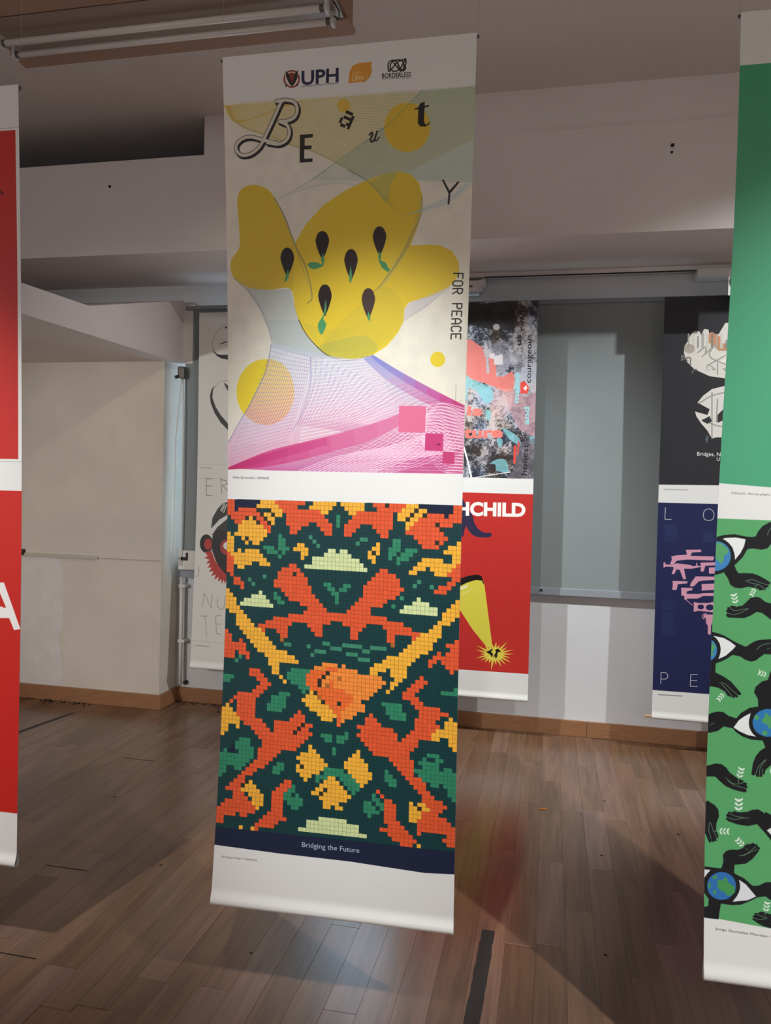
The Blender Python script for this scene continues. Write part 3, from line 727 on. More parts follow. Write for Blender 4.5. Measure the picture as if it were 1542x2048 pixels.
def print_grunge(cv):
    H = int(round(1070 * cv.k)); W = cv.W
    n = noise2(H, W, 60, 11) * 0.45 + noise2(H, W, 18, 12) * 0.3 + noise2(H, W, 6, 13) * 0.25
    y = np.linspace(0, 1, H)[:, None]
    f = np.random.RandomState(14).rand(H, W).astype(np.float32) * 0.5 + noise2(H, W, 3, 15) * 0.5
    dens = np.clip(n * 1.7 - 0.28 + 0.25 * np.sin(y * 7 + 4.2), 0, 1)
    ink = np.clip((f - dens) * 7 + 0.5, 0, 1)[..., None]
    lo = hexc('2b2a2f'); hi = hexc('b9b6bd')
    cv.a[:H] = hi * (1 - ink) + lo * ink
    tint = (noise2(H, W, 90, 16) - 0.5)[..., None] * np.array([-0.12, -0.02, 0.08], np.float32)
    cv.a[:H] += tint


ART = """
@center
T 1b2140 1 2 35.09 456 180 665 181|UPH
T 1b2140 0.9 0.3 4.05 456 192 664 193|UNIVERSITAS PELITA HARAPAN
F 8f3526 1 1 447 149 445 160 441 171 433 180 424 186 412 190 400 190 388 188 376 182 367 174 359 164 354 152 353 140 355 129 359 118 367 109 377 103 388 99 400 99 412 101 424 107 433 115 441 125 446 137
F e6ded8 1 1 438 148 437 157 433 166 427 173 419 179 410 182 400 182 390 180 381 175 373 169 367 160 363 151 362 141 363 131 367 123 373 115 381 110 390 107 400 107 410 109 419 113 427 120 433 128 437 138
F 8f3526 1 1 432 147 431 155 428 163 423 169 416 174 408 176 400 177 392 175 384 171 377 165 372 158 369 150 368 142 369 133 372 126 378 120 384 115 392 113 400 112 408 114 416 118 423 124 428 131 431 139
F e6ded8 1 0 362 111 387 136 392 168 412 170 417 139 440 112 432 158 412 183 387 181 370 153
F 1d1a1c 1 0 365 100 386 122 396 157 402 169 409 156 414 126 436 100 434 140 420 166 402 184 386 167 370 135
F 1d1a1c 1 0 362 174 374 169 367 186
F 1d1a1c 1 0 427 171 438 175 432 187
F e09a35 1 0 721 195 725 139 741 107 775 97 846 97 843 148 826 175 795 195
F c97f1d 1 0 795 196 826 177 843 148 846 114 848 149 834 178 805 199
T eec07a 1 0.1 11.68 740 161 793 162|DKV
T f6e3c0 1 0.35 11.69 739 186 800 187|UPH
S 1c1816 1 1 3.14 947 155 936 136 939 110 956 100 974 104 989 121 999 142 1018 159 1030 149 1027 131
S 1c1816 1 1 3.14 1029 100 1017 121 1004 142 985 156 961 154 947 133 954 111 974 101 1003 102 1017 117 1022 140 1006 158 985 136 965 112
S 1c1816 1 1 3.14 938 154 956 143 975 122 993 108 1012 103 1029 100 1031 123 1021 149 1004 160
T 1c1816 1 0.9 11.69 903 185 1059 192|BORDERLESS
T 1c1816 0.7 0.2 3.15 904 193 1057 201|DIGITAL EXHIBITION 2023
F e2ddcd 1 0 -22 237 8 235 730 251 1424 270 1434 604 1410 2266 742 2265 -54 2269
N paper
F cdb96a 0.42 0 -5 249 758 264 1230 278 1412 271 1420 537 1129 655 960 717 834 702 664 605 523 531 391 490 258 433 112 375 40 305 10 248
F 8fb0a2 0.38 0 1128 271 1412 271 1427 771 1056 730 824 701 664 605 859 485 981 406 1074 324
F b9c7b4 0.35 0 524 681 664 605 844 707
M 30 0.5 1 d9b64a,c9b455,8f9f62,6f9c92 -11 248 361 251 758 264 1119 273 / 10 257 40 323 154 388 340 463 523 531 664 605 844 708
M 10 0.5 0.91 d8a93c,d8a93c 42 253 82 327 217 320 382 262 / 10 250 71 344 259 305 482 262
M 26 0.5 0.9 5f9a95,86a89a,b9c0a2,a9b8b4 1128 266 1064 323 953 421 781 524 605 628 504 686 / 1412 275 1416 410 1329 528 1176 659 960 694 844 712
M 34 0.42 0.81 b9ab62,a9b38a,8fb5b0,a8c0c0 660 250 950 263 1412 275 / 664 605 843 694 1408 734
S 4f8d8a 0.55 1 2.25 1124 268 1055 331 953 421 820 505 664 596 524 676
S 8f8a3c 0.45 1 2.72 26 257 61 330 154 386 299 438 391 485 523 531 664 605 834 709
F dfb82e 0.95 1 1169 464 1166 496 1154 526 1135 550 1111 568 1081 578 1049 579 1017 572 986 557 960 534 939 506 926 474 921 441 925 409 937 379 956 355 981 337 1011 327 1043 326 1075 333 1105 348 1131 371 1151 399 1164 431
F dcb63c 0.9 1 731 311 730 320 727 328 721 334 714 339 705 342 696 342 686 340 677 336 670 330 664 322 660 313 659 304 660 296 664 288 669 281 677 276 685 274 695 273 704 275 713 279 720 286 726 293 730 302
M 16 0.5 0.72 c0a83a,c9ad3c 932 338 1027 320 1167 315 / 916 490 1050 502 1180 478
S 5f948c 0.5 1 2.25 1124 268 1055 331 953 421 887 461
M 16 0.4 0.75 a0b2a8,7fa0a0 328 766 484 699 605 635 / 725 645 844 724 924 813
S 8a948c 0.5 1 1.87 323 765 443 714 605 635
F d9bb2f 1 1 70 769 75 732 95 698 149 678 202 684 266 717 307 778 344 842 381 924 424 1022 488 1149 526 1303 513 1436 471 1486 427 1374 394 1257 254 1254 133 1234 55 1189 25 1134 29 1071 80 1007 79 907
F e3c531 1 0 423 1003 485 913 587 818 706 754 824 710 921 684 1007 677 1074 698 1118 747 1139 817 1136 899 1111 993 1081 1071 1160 1071 1236 1080 1302 1112 1340 1170 1347 1224 1325 1273 1289 1304 1207 1343 1084 1368 1058 1399 1056 1463 1026 1526 965 1595 887 1639 787 1659 705 1658 621 1629 557 1578 493 1509 449 1433 405 1267 414 1144
F e7cb36 0.7 0 405 1267 446 1146 488 1149 531 1284 618 1479 579 1592 493 1509 449 1433
M 16 0.5 0.71 c9a92a,d4b432 70 769 95 698 171 679 255 716 / 81 902 147 879 244 848 360 894
M 20 0.55 0.83 b39b2c,c2a834,b39b2c 924 813 1008 724 1074 703 1134 817 / 963 849 1023 908 1091 950 1132 908
M 20 0.5 0.74 c9a72c,d6b836,e0c44e 1085 1078 1208 1078 1321 1141 1342 1233 / 974 1255 1118 1227 1241 1236 1289 1302
M 14 0.45 0.68 c4a631,dcc14a 1345 1188 1316 1277 1207 1339 1084 1365 / 1142 1073 1088 1189 1033 1259 976 1311
F b9b07a 0.45 0 1134 817 1140 899 1111 993 1075 1078 974 1237 907 1297 879 1342 972 1181 1047 1075 1100 951
S 6e6a48 0.5 1 2.28 1138 817 1132 917 1074 1041 1010 1156 935 1253 878 1305
S 5f5f6c 0.55 1 3.27 297 758 360 866 418 1012 488 1149 526 1303 501 1340
S 7a7444 0.4 1 1.84 1075 1064 1020 1147 907 1288
M 8 0.5 0.75 8d8a80,a09a60 302 763 360 876 434 1041 / 423 1003 467 1147 532 1322
F 8faaa8 0.35 0 844 724 921 684 1007 677 961 748 953 839 924 809
S 66908f 0.5 1 2.76 725 645 844 719 899 774 939 828
M 7 0.5 1.58 9cc0cc,a8c4c8 1398 704 1373 756 1301 822 1145 882 / 1427 761 1356 809 1248 872 1042 912
F b8ad4a 0.28 1 680 1463 809 1366 936 1271 1035 1351 1056 1463 1021 1526 945 1597 847 1640 705 1658 621 1629 599 1564
F 8f9f62 0.3 1 568 1579 702 1546 834 1533 885 1564 915 1593 887 1634 787 1659 705 1658 621 1628
M 20 0.55 0.77 8a8f4a,9aa052,b0aa50 471 1450 681 1498 862 1450 / 568 1598 745 1614 983 1549
F aab6b8 0.55 0 89 1210 133 1234 254 1254 394 1257 427 1374 471 1486 536 1571 621 1627 601 1650 288 1551 260 1476 199 1352 133 1261
F aab6b8 0.4 0 254 1420 438 1429 493 1508 579 1593 632 1643 283 1601 288 1548
M 18 0.4 0.73 8f9fa6,9fb0b8,b4bfc4 33 1168 144 1252 232 1364 277 1482 286 1546 / 394 1257 416 1354 471 1486 536 1571 600 1631
S 6f7a80 0.6 1 1.94 39 1173 89 1215 144 1262 210 1353 254 1442 283 1546
S 3f3f2c 0.75 1 2.88 447 1429 493 1508 557 1578 632 1634 715 1660 787 1659 867 1645
F c5bec2 0.6 0 1058 1399 1103 1366 1289 1304 1171 1405 1058 1463
S 8c8890 0.5 1 1.37 1299 1301 1208 1370 1058 1465
F e6cd2c 1 1 426 1827 420 1874 403 1918 375 1956 337 1985 293 2003 246 2009 197 2002 152 1983 112 1953 82 1913 63 1867 56 1819 63 1770 81 1725 111 1688 150 1659 195 1642 242 1638 290 1646 334 1666 371 1696 400 1735 419 1779
V b9c3d2,bbbdd2,c6b0c8,d39ab8,cc6c98 0.72 0 451 1574 549 2263 / 283 1547 451 1588 621 1633 787 1659 887 1638 988 1707 1184 1814 1397 1919 1398 2269 2 2261 1 2108 65 2007 145 1888 245 1703
V d9b23e,dca65a,d98a6a 0.75 1 289 1645 214 2008 / 256 1640 333 1657 394 1717 422 1796 423 1864 402 1922 364 1970 304 2001 246 2009 174 1990 113 1940 150 1886 201 1800 240 1712
M 24 0.75 2.05 ecebee,eae6ea,ecdae4,eec6d8 284 1567 265 1640 241 1712 145 1890 67 2009 4 2129 / 521 1639 526 1721 509 1836 457 1971 405 2098
M 26 0.5 1.66 8d95c4,8f90c4,a07fb8,b5609c 279 1567 387 1600 537 1640 / 1 2210 147 2168 394 2098
M 24 0.8 2.11 eae8ee,eee4ec,f2dfe8,f3d3df 538 1654 746 1657 887 1653 / 460 2108 755 2051 1054 1964
M 26 0.6 1.73 7f86c0,a585b8,c0709f,b8528c 521 1639 519 1798 447 2010 / 1397 1920 1281 1926 1141 1965 755 2051
M 22 0.6 2.01 ecebf0,efe3ea,f2dce6,f0d2de 622 1652 540 1760 479 1972 / 1397 1928 1291 1944 1189 1979 897 2014
M 16 0.55 1.97 7b86c8,8b7ec0,b9559a,c02669 887 1638 1027 1723 1203 1820 1397 1919 / 837 1657 970 1772 1128 1868 1244 1925
M 16 0.6 1.87 7b86c8,8b7ec0,b9509a,bb2463 887 1638 1027 1723 1203 1820 1397 1919 / 879 1649 1000 1740 1170 1842 1398 1959
F bf4580 0.55 0 1201 1925 1281 1899 1398 1946 1398 2269 1101 2266 1003 2257 1098 2163 1192 2071
M 22 0.8 2.07 f0d8e4,f2dae6,f2dae4 1398 1946 1272 1907 1193 1961 / 1398 2269 1272 2244 1173 2098
M 22 0.75 2.1 f0d8e4,f2dae6,f2dae4 1196 1915 1290 1903 1396 1932 / 863 2270 1149 2269 1395 2269
M 20 0.6 1.57 b565a8,b8498a,b02e6c 1054 1978 1192 2071 1403 2125 / 396 2261 903 2266 1292 2267
M 22 0.6 1.73 c8588e,b868a4,b85a94,b03a76 2 2256 373 2207 899 2098 1045 2015 / 262 2265 697 2267 1101 2266 1398 2267
M 16 0.8 2.16 ecd0e2,f0d2e2,f2cede 462 2266 696 2184 999 2126 1192 2071 / 903 2268 1099 2200 1289 2162 1402 2125
M 16 0.65 1.94 f0d2e2,f2cede 592 2263 899 2108 1055 2015 / 1003 2268 1243 2198 1396 2053
M 30 0.85 2.24 bf2f70,c23f7c,c75488,cc6894,d2799e 7 2253 261 2160 481 2108 693 2062 897 2009 1053 1955 / 2 2263 216 2248 461 2206 716 2141 899 2089 1055 2015
M 14 0.7 2.04 b82768,bc3272,c34a82 7 2255 147 2209 394 2137 631 2081 / 2 2263 170 2237 395 2182 631 2119
S 5f62a0 0.6 1 2.44 279 1557 245 1703 145 1888 65 2007 3 2108
S 6d70a8 0.45 1 1.92 521 1634 527 1769 489 1923 415 2049
F d86b90 1 0 1044 1913 1193 1917 1191 2057 1044 2052
F c23d75 1 0 1193 2058 1290 2062 1290 2153 1192 2149
F bf3d71 1 0 1290 2154 1352 2157 1352 2219 1290 2216
F e2c72f 1 1 1287 1676 1286 1687 1282 1696 1276 1704 1268 1710 1259 1714 1249 1715 1238 1713 1229 1709 1220 1702 1214 1694 1210 1684 1208 1674 1209 1663 1213 1654 1219 1646 1227 1639 1236 1636 1246 1635 1256 1637 1266 1641 1274 1648 1281 1656 1285 1666
F 8c1f48 1 0 1252 2118 1264 2111 1280 2118 1266 2125
F 1d1614 1 1 374 1031 399 1045 415 1081 411 1112 395 1154 377 1187 373 1187 355 1152 338 1107 334 1076 349 1041
F 1f1714 1 1 581 957 606 970 621 1005 617 1034 603 1075 586 1106 581 1106 563 1072 547 1029 543 999 557 966
F 2b1d1c 1 1 908 956 931 970 946 1006 943 1036 930 1078 914 1110 910 1110 892 1075 876 1031 872 1000 885 966
F 2a1c1a 1 1 749 1065 773 1079 788 1118 785 1150 771 1195 755 1230 751 1230 733 1193 717 1146 712 1113 726 1076
F 221816 1 1 601 1245 626 1259 641 1299 638 1332 623 1378 606 1414 602 1414 584 1376 567 1328 563 1294 577 1256
F 45342f 1 1 853 1280 877 1294 892 1333 889 1365 875 1410 860 1446 856 1446 838 1408 821 1361 817 1328 830 1291
F 4f9a63 1 0 380 1147 385 1190 367 1217 357 1217 365 1184
F 4f9a63 1 0 585 1071 597 1114 591 1142 571 1154 583 1136 576 1108
F 4f9a63 1 1 496 1130 529 1119 570 1131 583 1144 560 1154 524 1157
F 4f9a63 1 0 909 1082 922 1113 917 1136 947 1151 973 1195 958 1200 928 1178 908 1140 904 1111
F 4f9a63 1 0 749 1147 759 1204 754 1246 744 1241 741 1203
F 4f9a63 1 1 607 1327 612 1384 604 1407 596 1431 613 1460 603 1493 586 1516 568 1491 564 1457 581 1430 596 1402
F 4f9a63 1 0 858 1402 869 1435 868 1461 849 1432
S 1b1715 1 1 13.56 356 260 343 271 296 358 249 441 212 493 159 523 106 523 77 495 81 463 118 437 171 434 244 457 316 476
S 1b1715 1 1 13.57 318 261 368 258 419 273 439 309 424 351 378 368 335 368
S 1b1715 1 1 13.66 339 368 378 388 393 425 378 465 332 484 264 471
S 2a2522 1 1 11.3 349 252 336 262 289 349 242 432 205 484 152 514 99 514 70 486 74 454 111 428 164 425 237 448 309 467
S 2a2522 1 1 11.3 311 252 361 249 412 264 432 301 417 342 371 359 328 359
S 2a2522 1 1 11.38 332 359 371 379 386 417 371 456 324 475 257 462
S d6d0bf 1 1 8.59 349 252 336 262 289 349 242 432 205 484 152 514 99 514 70 486 74 454 111 428 164 425 237 448 309 467
S d6d0bf 1 1 8.59 311 252 361 249 412 264 432 301 417 342 371 359 328 359
S d6d0bf 1 1 8.65 332 359 371 379 386 417 371 456 324 475 257 462
F 1c1816 1 0 448 438 523 439 521 457 475 457 474 497 515 499 514 517 473 516 471 565 521 567 520 585 446 583
F 1c1816 1 0 711 333 725 340 719 354 705 347
F 1c1816 1 0 724 339 738 346 731 360 717 353
F 1c1816 1 0 736 345 750 352 744 366 730 359
F 1c1816 1 0 743 364 757 371 751 385 737 378
F 1c1816 1 0 699 359 713 365 707 379 693 373
F 1c1816 1 0 712 365 726 372 719 385 706 379
F 1c1816 1 0 725 371 738 378 732 391 718 385
F 1c1816 1 0 737 377 751 384 745 397 731 391
F 1c1816 1 0 681 366 694 372 688 386 674 379
F 1c1816 1 0 731 390 745 396 739 410 725 404
F 1c1816 1 0 675 378 688 385 682 399 668 392
F 1c1816 1 0 713 397 727 403 720 417 706 410
F 1c1816 1 0 726 403 739 409 733 423 719 417
F 1c1816 1 0 681 397 695 404 689 418 675 411
F 1c1816 1 0 694 403 708 410 702 424 688 417
F 1c1816 1 0 720 416 733 422 727 436 713 429
S 1c1816 1 1 4.55 841 473 854 461 858 472 847 498 855 510 870 497 883 457
S 1c1816 1 1 3.18 883 457 872 496 880 507 895 489
F 1c1816 1 0 1113 335 1137 328 1136 425 1142 446 1156 445 1168 430 1163 448 1143 457 1114 452 1103 435 1105 363 1084 365 1084 359 1104 354
F 1c1816 1 0 1132 351 1160 347 1160 355 1132 360
F 1c1816 1 0 1240 741 1249 740 1282 800 1323 757 1334 760 1287 815 1283 873 1274 870 1277 814
S 2a2622 1 0 3.37 1367 1236 1317 1232
S 2a2622 1 0 3.37 1367 1236 1366 1262
S 2a2622 1 0 3.38 1342 1234 1342 1254
S 2a2622 1 0 3.37 1366 1281 1366 1294 1358 1300 1325 1298 1316 1291 1316 1278 1325 1272 1358 1274 1366 1281
S 2a2622 1 0 3.38 1316 1311 1366 1314 1366 1333 1358 1339 1349 1339 1341 1332 1341 1312
S 2a2622 1 0 3.37 1341 1325 1316 1337
S 2a2622 1 0 3.38 1316 1389 1366 1392 1366 1412 1357 1418 1349 1417 1341 1410 1341 1391
S 2a2622 1 0 3.36 1365 1457 1366 1431 1316 1428 1315 1454
S 2a2622 1 0 3.37 1341 1430 1341 1449
S 2a2622 1 0 3.37 1315 1468 1353 1469 1365 1480 1365 1486 1353 1495 1315 1494
S 2a2622 1 0 3.37 1335 1469 1335 1495
S 2a2622 1 0 3.36 1357 1535 1365 1529 1365 1516 1357 1509 1324 1507 1315 1513 1315 1526 1323 1533
S 2a2622 1 0 3.36 1365 1574 1365 1548 1315 1546 1315 1572
S 2a2622 1 0 3.37 1340 1547 1340 1566
S 6b665c 0.5 0 1.55 1349 1806 1349 1888
T 4a4a4a 1 0.1 6.62 36 2316 272 2317|Helen Baranovska / UKRAINE
F 18223c 1 0 -39 4283 395 4264 810 4241 1426 4197 1416 4433 1238 4449 814 4440 402 4447 -15 4446
X
T b9bfd0 1 0.25 14.27 531 4393 867 4384|Bridging the Future
T 55514c 1 0.1 5.64 50 4511 265 4508|Jia Syuan Chen / TAIWAN
@green
F 4aa078 1 0 -10 262 1410 254 1410 2292 240 2292 0 2277
F 58a568 1 0 -10 2455 1410 2464 1410 4494 320 4493 -10 4473
T 6a6e6c 1 0.1 5.74 59 2330 304 2336|Ghosh Aminelahi / U.S.
T 4c4c4c 1 0.1 5.57 53 4531 415 4539|Jorge Gonzalez Morales / MEXICO
F 14161a 1 0 -18 2552 -2 2550 35 2538 85 2532 139 2542 150 2602 128 2647 92 2689 72 2707 32 2732 7 2741 -12 2742
F 14161a 1 0 137 2542 164 2543 184 2540 195 2513 214 2486 242 2468 266 2460 307 2463 328 2489 310 2533 271 2557 256 2577 240 2598 212 2605 171 2600 146 2606
F 14161a 1 0 44 2729 72 2703 90 2686 102 2715 113 2729 148 2726 177 2726 206 2735 240 2753 265 2769 261 2779 253 2779 258 2792 246 2794 242 2808 230 2807 218 2811 203 2801 184 2797 159 2795 127 2805 97 2802 76 2788 64 2757
F e8ebea 1 0 20 2560 44 2552 90 2548 138 2555 133 2589 118 2625 93 2662 90 2635 78 2600 58 2576
F 14161a 1 1 87 2642 85 2666 78 2689 65 2709 48 2724 27 2734 5 2739 -18 2737 -39 2728 -58 2714 -73 2695 -83 2673 -87 2649 -85 2625 -77 2602 -64 2582 -47 2567 -26 2557 -4 2553 19 2555 40 2563 59 2578 73 2596 83 2618
F 3f83bd 1 1 72 2643 71 2662 64 2681 54 2697 39 2710 22 2718 4 2722 -15 2720 -33 2713 -48 2702 -60 2686 -68 2668 -72 2649 -70 2629 -64 2610 -53 2594 -38 2581 -21 2573 -3 2570 16 2572 33 2578 49 2590 61 2605 69 2623
F 57a26a 1 0 2 2578 25 2580 44 2597 61 2610 56 2632 40 2642 39 2669 29 2685 14 2672 3 2661 -23 2644 -37 2609
F 14161a 1 0 369 2897 329 2922 272 2874 245 2868 219 2847 199 2844 174 2852 158 2871 139 2892 114 2898 85 2895 81 2902 66 2906 69 2914 62 2923 68 2936 63 2948 73 2956 112 2956 150 2955 182 2939 206 2920 231 2923 276 2956 331 2957
S 7fae88 1 1 1.11 145 2766 178 2758 207 2768 257 2783
S 7fae88 1 1 1.11 154 2767 183 2778 208 2781 242 2804
S 7fae88 1 1 1.11 196 2791 208 2779
S 7fae88 1 1 1.12 66 2932 99 2941 132 2928 168 2905
S 7fae88 1 1 1.12 81 2906 102 2919 135 2912 164 2906
S 7fae88 1 1 1.1 237 2532 248 2501 267 2482
S 8fb79a 1 0 1.12 112 2902 102 2863
F e4efe2 1 1 106 2880 102 2874 94 2871 88 2872 91 2877 99 2881
F e4efe2 1 1 106 2880 113 2876 117 2869 118 2862 112 2865 107 2872
F e4efe2 1 1 102 2863 97 2857 89 2854 83 2855 87 2860 95 2864
F e4efe2 1 1 102 2863 108 2860 113 2852 113 2846 108 2848 103 2855
F e4efe2 1 1 97 2847 93 2841 85 2837 79 2838 83 2844 90 2848
F e4efe2 1 1 97 2847 104 2843 109 2836 109 2829 103 2832 98 2839
F e4efe2 1 1 98 2848 101 2841 95 2836 92 2843
S 8fb79a 1 0 1.11 196 2788 185 2818
F e4efe2 1 1 190 2805 190 2812 193 2818 197 2820 198 2815 195 2809
F e4efe2 1 1 190 2805 184 2804 178 2806 175 2810 180 2812 186 2810
F e4efe2 1 1 185 2818 185 2824 189 2830 193 2832 193 2827 190 2821
F e4efe2 1 1 185 2818 180 2817 174 2819 170 2823 175 2824 181 2822
F e4efe2 1 1 181 2830 181 2837 184 2843 188 2845 188 2840 185 2834
F e4efe2 1 1 181 2830 175 2829 169 2831 166 2835 170 2837 177 2835
F e4efe2 1 1 181 2829 176 2833 178 2838 183 2835
F 14161a 1 0 1 3035 28 3040 58 3050 101 3074 139 3092 165 3101 181 3087 205 3070 229 3061 280 3055 319 3047 352 3067 338 3117 282 3132 253 3132 233 3149 213 3168 189 3175 163 3167 142 3153 104 3146 76 3168 51 3184 22 3197 -11 3204 -38 3069
F e8ebea 1 0 6 3054 59 3063 89 3079 117 3100 103 3119 71 3153 36 3173 43 3146 45 3118 39 3092 25 3070
F 14161a 1 1 44 3125 43 3145 37 3163 27 3179 13 3192 -3 3201 -20 3204 -37 3203 -54 3197 -69 3186 -80 3171 -88 3153 -91 3134 -89 3115 -83 3096 -73 3080 -59 3067 -43 3059 -26 3055 -8 3056 8 3063 23 3074 34 3089 41 3106
F 3f83bd 1 1 28 3126 27 3142 23 3156 15 3169 5 3179 -7 3186 -21 3189 -34 3187 -47 3182 -58 3174 -66 3162 -72 3148 -75 3133 -73 3118 -69 3103 -61 3090 -51 3080 -39 3074 -25 3071 -12 3072 1 3077 12 3086 20 3097 26 3111
F 57a26a 1 0 -16 3082 5 3089 21 3111 7 3139 14 3157 -13 3154 -40 3115
S 7fae88 1 1 1.12 215 3114 238 3088 279 3074
S 7fae88 1 1 1.12 264 3108 276 3099
F 14161a 1 0 -25 3175 24 3194 24 3242 67 3262 101 3284 128 3314 152 3341 149 3350 138 3349 136 3364 123 3361 117 3369 98 3360 90 3361 79 3345 65 3332 40 3320 12 3316 -28 3321
S 7fae88 1 1 1.13 45 3293 72 3297 99 3320 138 3354
S 7fae88 1 1 1.13 56 3299 86 3330 113 3365
S 8fb79a 1 0 1.13 76 3336 57 3364
F e4efe2 1 1 65 3352 64 3358 66 3366 70 3369 71 3364 70 3357
F e4efe2 1 1 65 3352 60 3349 53 3350 49 3353 53 3356 60 3356
F e4efe2 1 1 57 3364 56 3370 58 3377 62 3381 63 3376 62 3368
F e4efe2 1 1 57 3364 52 3361 45 3362 41 3365 45 3368 52 3367
F e4efe2 1 1 49 3376 48 3382 50 3389 54 3393 55 3388 54 3380
F e4efe2 1 1 49 3376 44 3373 37 3374 33 3377 37 3380 44 3379
F e4efe2 1 1 50 3375 44 3377 44 3383 50 3381
S 8fb79a 1 0 1.12 282 3244 251 3234
F e4efe2 1 1 265 3238 258 3239 253 3244 251 3249 256 3248 262 3244
F e4efe2 1 1 265 3238 265 3231 263 3224 258 3221 258 3227 260 3234
F e4efe2 1 1 252 3234 245 3235 240 3240 238 3245 243 3244 249 3240
F e4efe2 1 1 252 3234 252 3227 250 3220 245 3217 244 3222 247 3230
F e4efe2 1 1 238 3230 232 3231 227 3235 224 3241 230 3240 236 3236
F e4efe2 1 1 238 3230 239 3223 236 3216 232 3213 231 3218 234 3226
F e4efe2 1 1 240 3230 236 3225 230 3227 234 3233
F 14161a 1 0 -22 3475 13 3454 40 3443 70 3443 96 3461 134 3471 139 3507 115 3523 76 3517 48 3542 14 3554 -20 3557
S 7fae88 1 0 1.13 13 3515 27 3502
F 14161a 1 0 116 3518 134 3471 153 3443 194 3412 235 3402 295 3395 355 3408 417 3439 476 3487 421 3536 357 3566 301 3574 254 3573 208 3573 166 3561 132 3539
F e8ebea 1 0 122 3518 146 3479 171 3457 201 3438 196 3466 199 3497 215 3532 239 3557 191 3552 153 3537
F e8ebea 1 0 366 3425 414 3452 462 3488 416 3523 340 3548 367 3514 378 3478 373 3447
F 14161a 1 1 377 3473 374 3497 366 3519 352 3538 334 3554 312 3565 289 3570 265 3569 243 3562 223 3550 208 3533 198 3512 194 3489 196 3465 205 3443 219 3423 237 3407 259 3397 282 3392 306 3393 328 3400 348 3413 363 3430 373 3451
F 2f79b8 1 1 359 3475 358 3493 351 3511 340 3526 325 3539 307 3547 288 3552 269 3551 251 3545 235 3535 223 3522 215 3505 211 3487 213 3469 220 3451 231 3435 246 3423 264 3414 283 3410 302 3411 320 3417 336 3427 348 3440 356 3457
F 4f9f62 1 0 216 3455 228 3443 241 3453 238 3467 225 3473
F 4f9f62 1 0 252 3466 266 3456 269 3429 282 3437 291 3449 311 3443 336 3459 353 3475 338 3499 314 3510 289 3508 280 3490 259 3483
F 4f9f62 1 0 256 3528 273 3520 285 3530 278 3547 261 3544
F 14161a 1 0 235 3404 232 3364 212 3330 219 3302 247 3273 275 3262 280 3239 287 3214 302 3220 344 3253 338 3307 308 3358 309 3398
F 14161a 1 0 262 3573 276 3607 251 3627 232 3656 220 3693 214 3749 222 3755 234 3748 239 3760 249 3757 264 3758 267 3745 276 3743 279 3723 291 3708 319 3679 342 3619 336 3566
S 7fae88 1 1 1.11 282 3667 266 3693 254 3716 253 3754
S 7fae88 1 1 1.11 278 3669 246 3708 234 3747
S 7fae88 1 1 1.11 267 3715 265 3744
F 14161a 1 0 -31 3730 7 3724 41 3710 70 3711 92 3725 113 3752 148 3775 173 3784 181 3786 175 3791 196 3797 192 3807 199 3815 191 3827 195 3838 183 3844 132 3835 94 3821 64 3797 42 3777 9 3780 -29 3788
S 7fae88 1 1 1.12 93 3776 115 3801 153 3804 181 3792
S 7fae88 1 1 1.11 106 3788 136 3812 195 3824
S 7fae88 1 1 1.11 152 3788 157 3801
S 8fb79a 1 0 1.11 152 3793 161 3750
F e4efe2 1 1 157 3769 156 3761 150 3754 144 3752 145 3759 150 3766
F e4efe2 1 1 157 3769 165 3769 173 3764 176 3758 170 3758 162 3762
F e4efe2 1 1 161 3751 160 3743 154 3737 148 3735 149 3741 154 3749
F e4efe2 1 1 161 3751 169 3751 176 3746 180 3740 173 3740 165 3744
F e4efe2 1 1 165 3734 163 3726 158 3719 152 3717 152 3724 158 3731
F e4efe2 1 1 165 3734 172 3734 180 3729 183 3723 177 3722 169 3727
F e4efe2 1 1 164 3735 170 3729 167 3722 161 3728
S 8fb79a 1 0 1.1 158 3965 158 3913
F e4efe2 1 1 158 3936 155 3927 146 3921 139 3921 141 3928 149 3935
F e4efe2 1 1 158 3936 168 3933 176 3925 178 3918 171 3919 162 3926
F e4efe2 1 1 158 3914 155 3905 146 3899 139 3899 141 3907 149 3913
F e4efe2 1 1 158 3914 168 3912 176 3904 178 3896 171 3898 162 3905
F e4efe2 1 1 159 3893 155 3884 146 3878 139 3877 141 3885 149 3892
F e4efe2 1 1 159 3893 168 3890 176 3882 178 3874 171 3876 162 3883
F e4efe2 1 1 159 3894 164 3886 159 3879 153 3887
S 8fb79a 1 0 1.11 280 3736 319 3722
F e4efe2 1 1 302 3728 308 3722 311 3713 310 3706 305 3711 301 3720
F e4efe2 1 1 302 3728 305 3735 313 3740 319 3740 316 3734 310 3728
F e4efe2 1 1 318 3722 324 3716 327 3707 326 3700 321 3705 317 3714
F e4efe2 1 1 318 3722 321 3729 329 3734 335 3734 333 3728 326 3722
F e4efe2 1 1 334 3716 340 3710 344 3701 342 3694 337 3699 334 3708
F e4efe2 1 1 334 3716 338 3723 345 3728 351 3728 349 3722 342 3716
F e4efe2 1 1 333 3716 340 3719 345 3712 338 3709
F 14161a 1 0 368 4034 313 4016 286 4017 269 3997 244 3997 203 4010 153 4007 111 3996 96 3985 104 3977 98 3967 107 3958 110 3947 131 3950 135 3941 160 3947 202 3939 222 3927 251 3922 276 3935 297 3959 326 3973 367 3973
S 7fae88 1 1 1.1 102 3977 140 3984 177 3974 213 3969
S 7fae88 1 1 1.1 112 3956 148 3968 186 3969
F 14161a 1 0 -23 3924 9 3903 43 3922 62 3944 65 3978 54 4009 52 4043 65 4076 60 4086 53 4085 57 4101 46 4101 42 4108 30 4104 23 4115 13 4096 4 4073 -21 4051
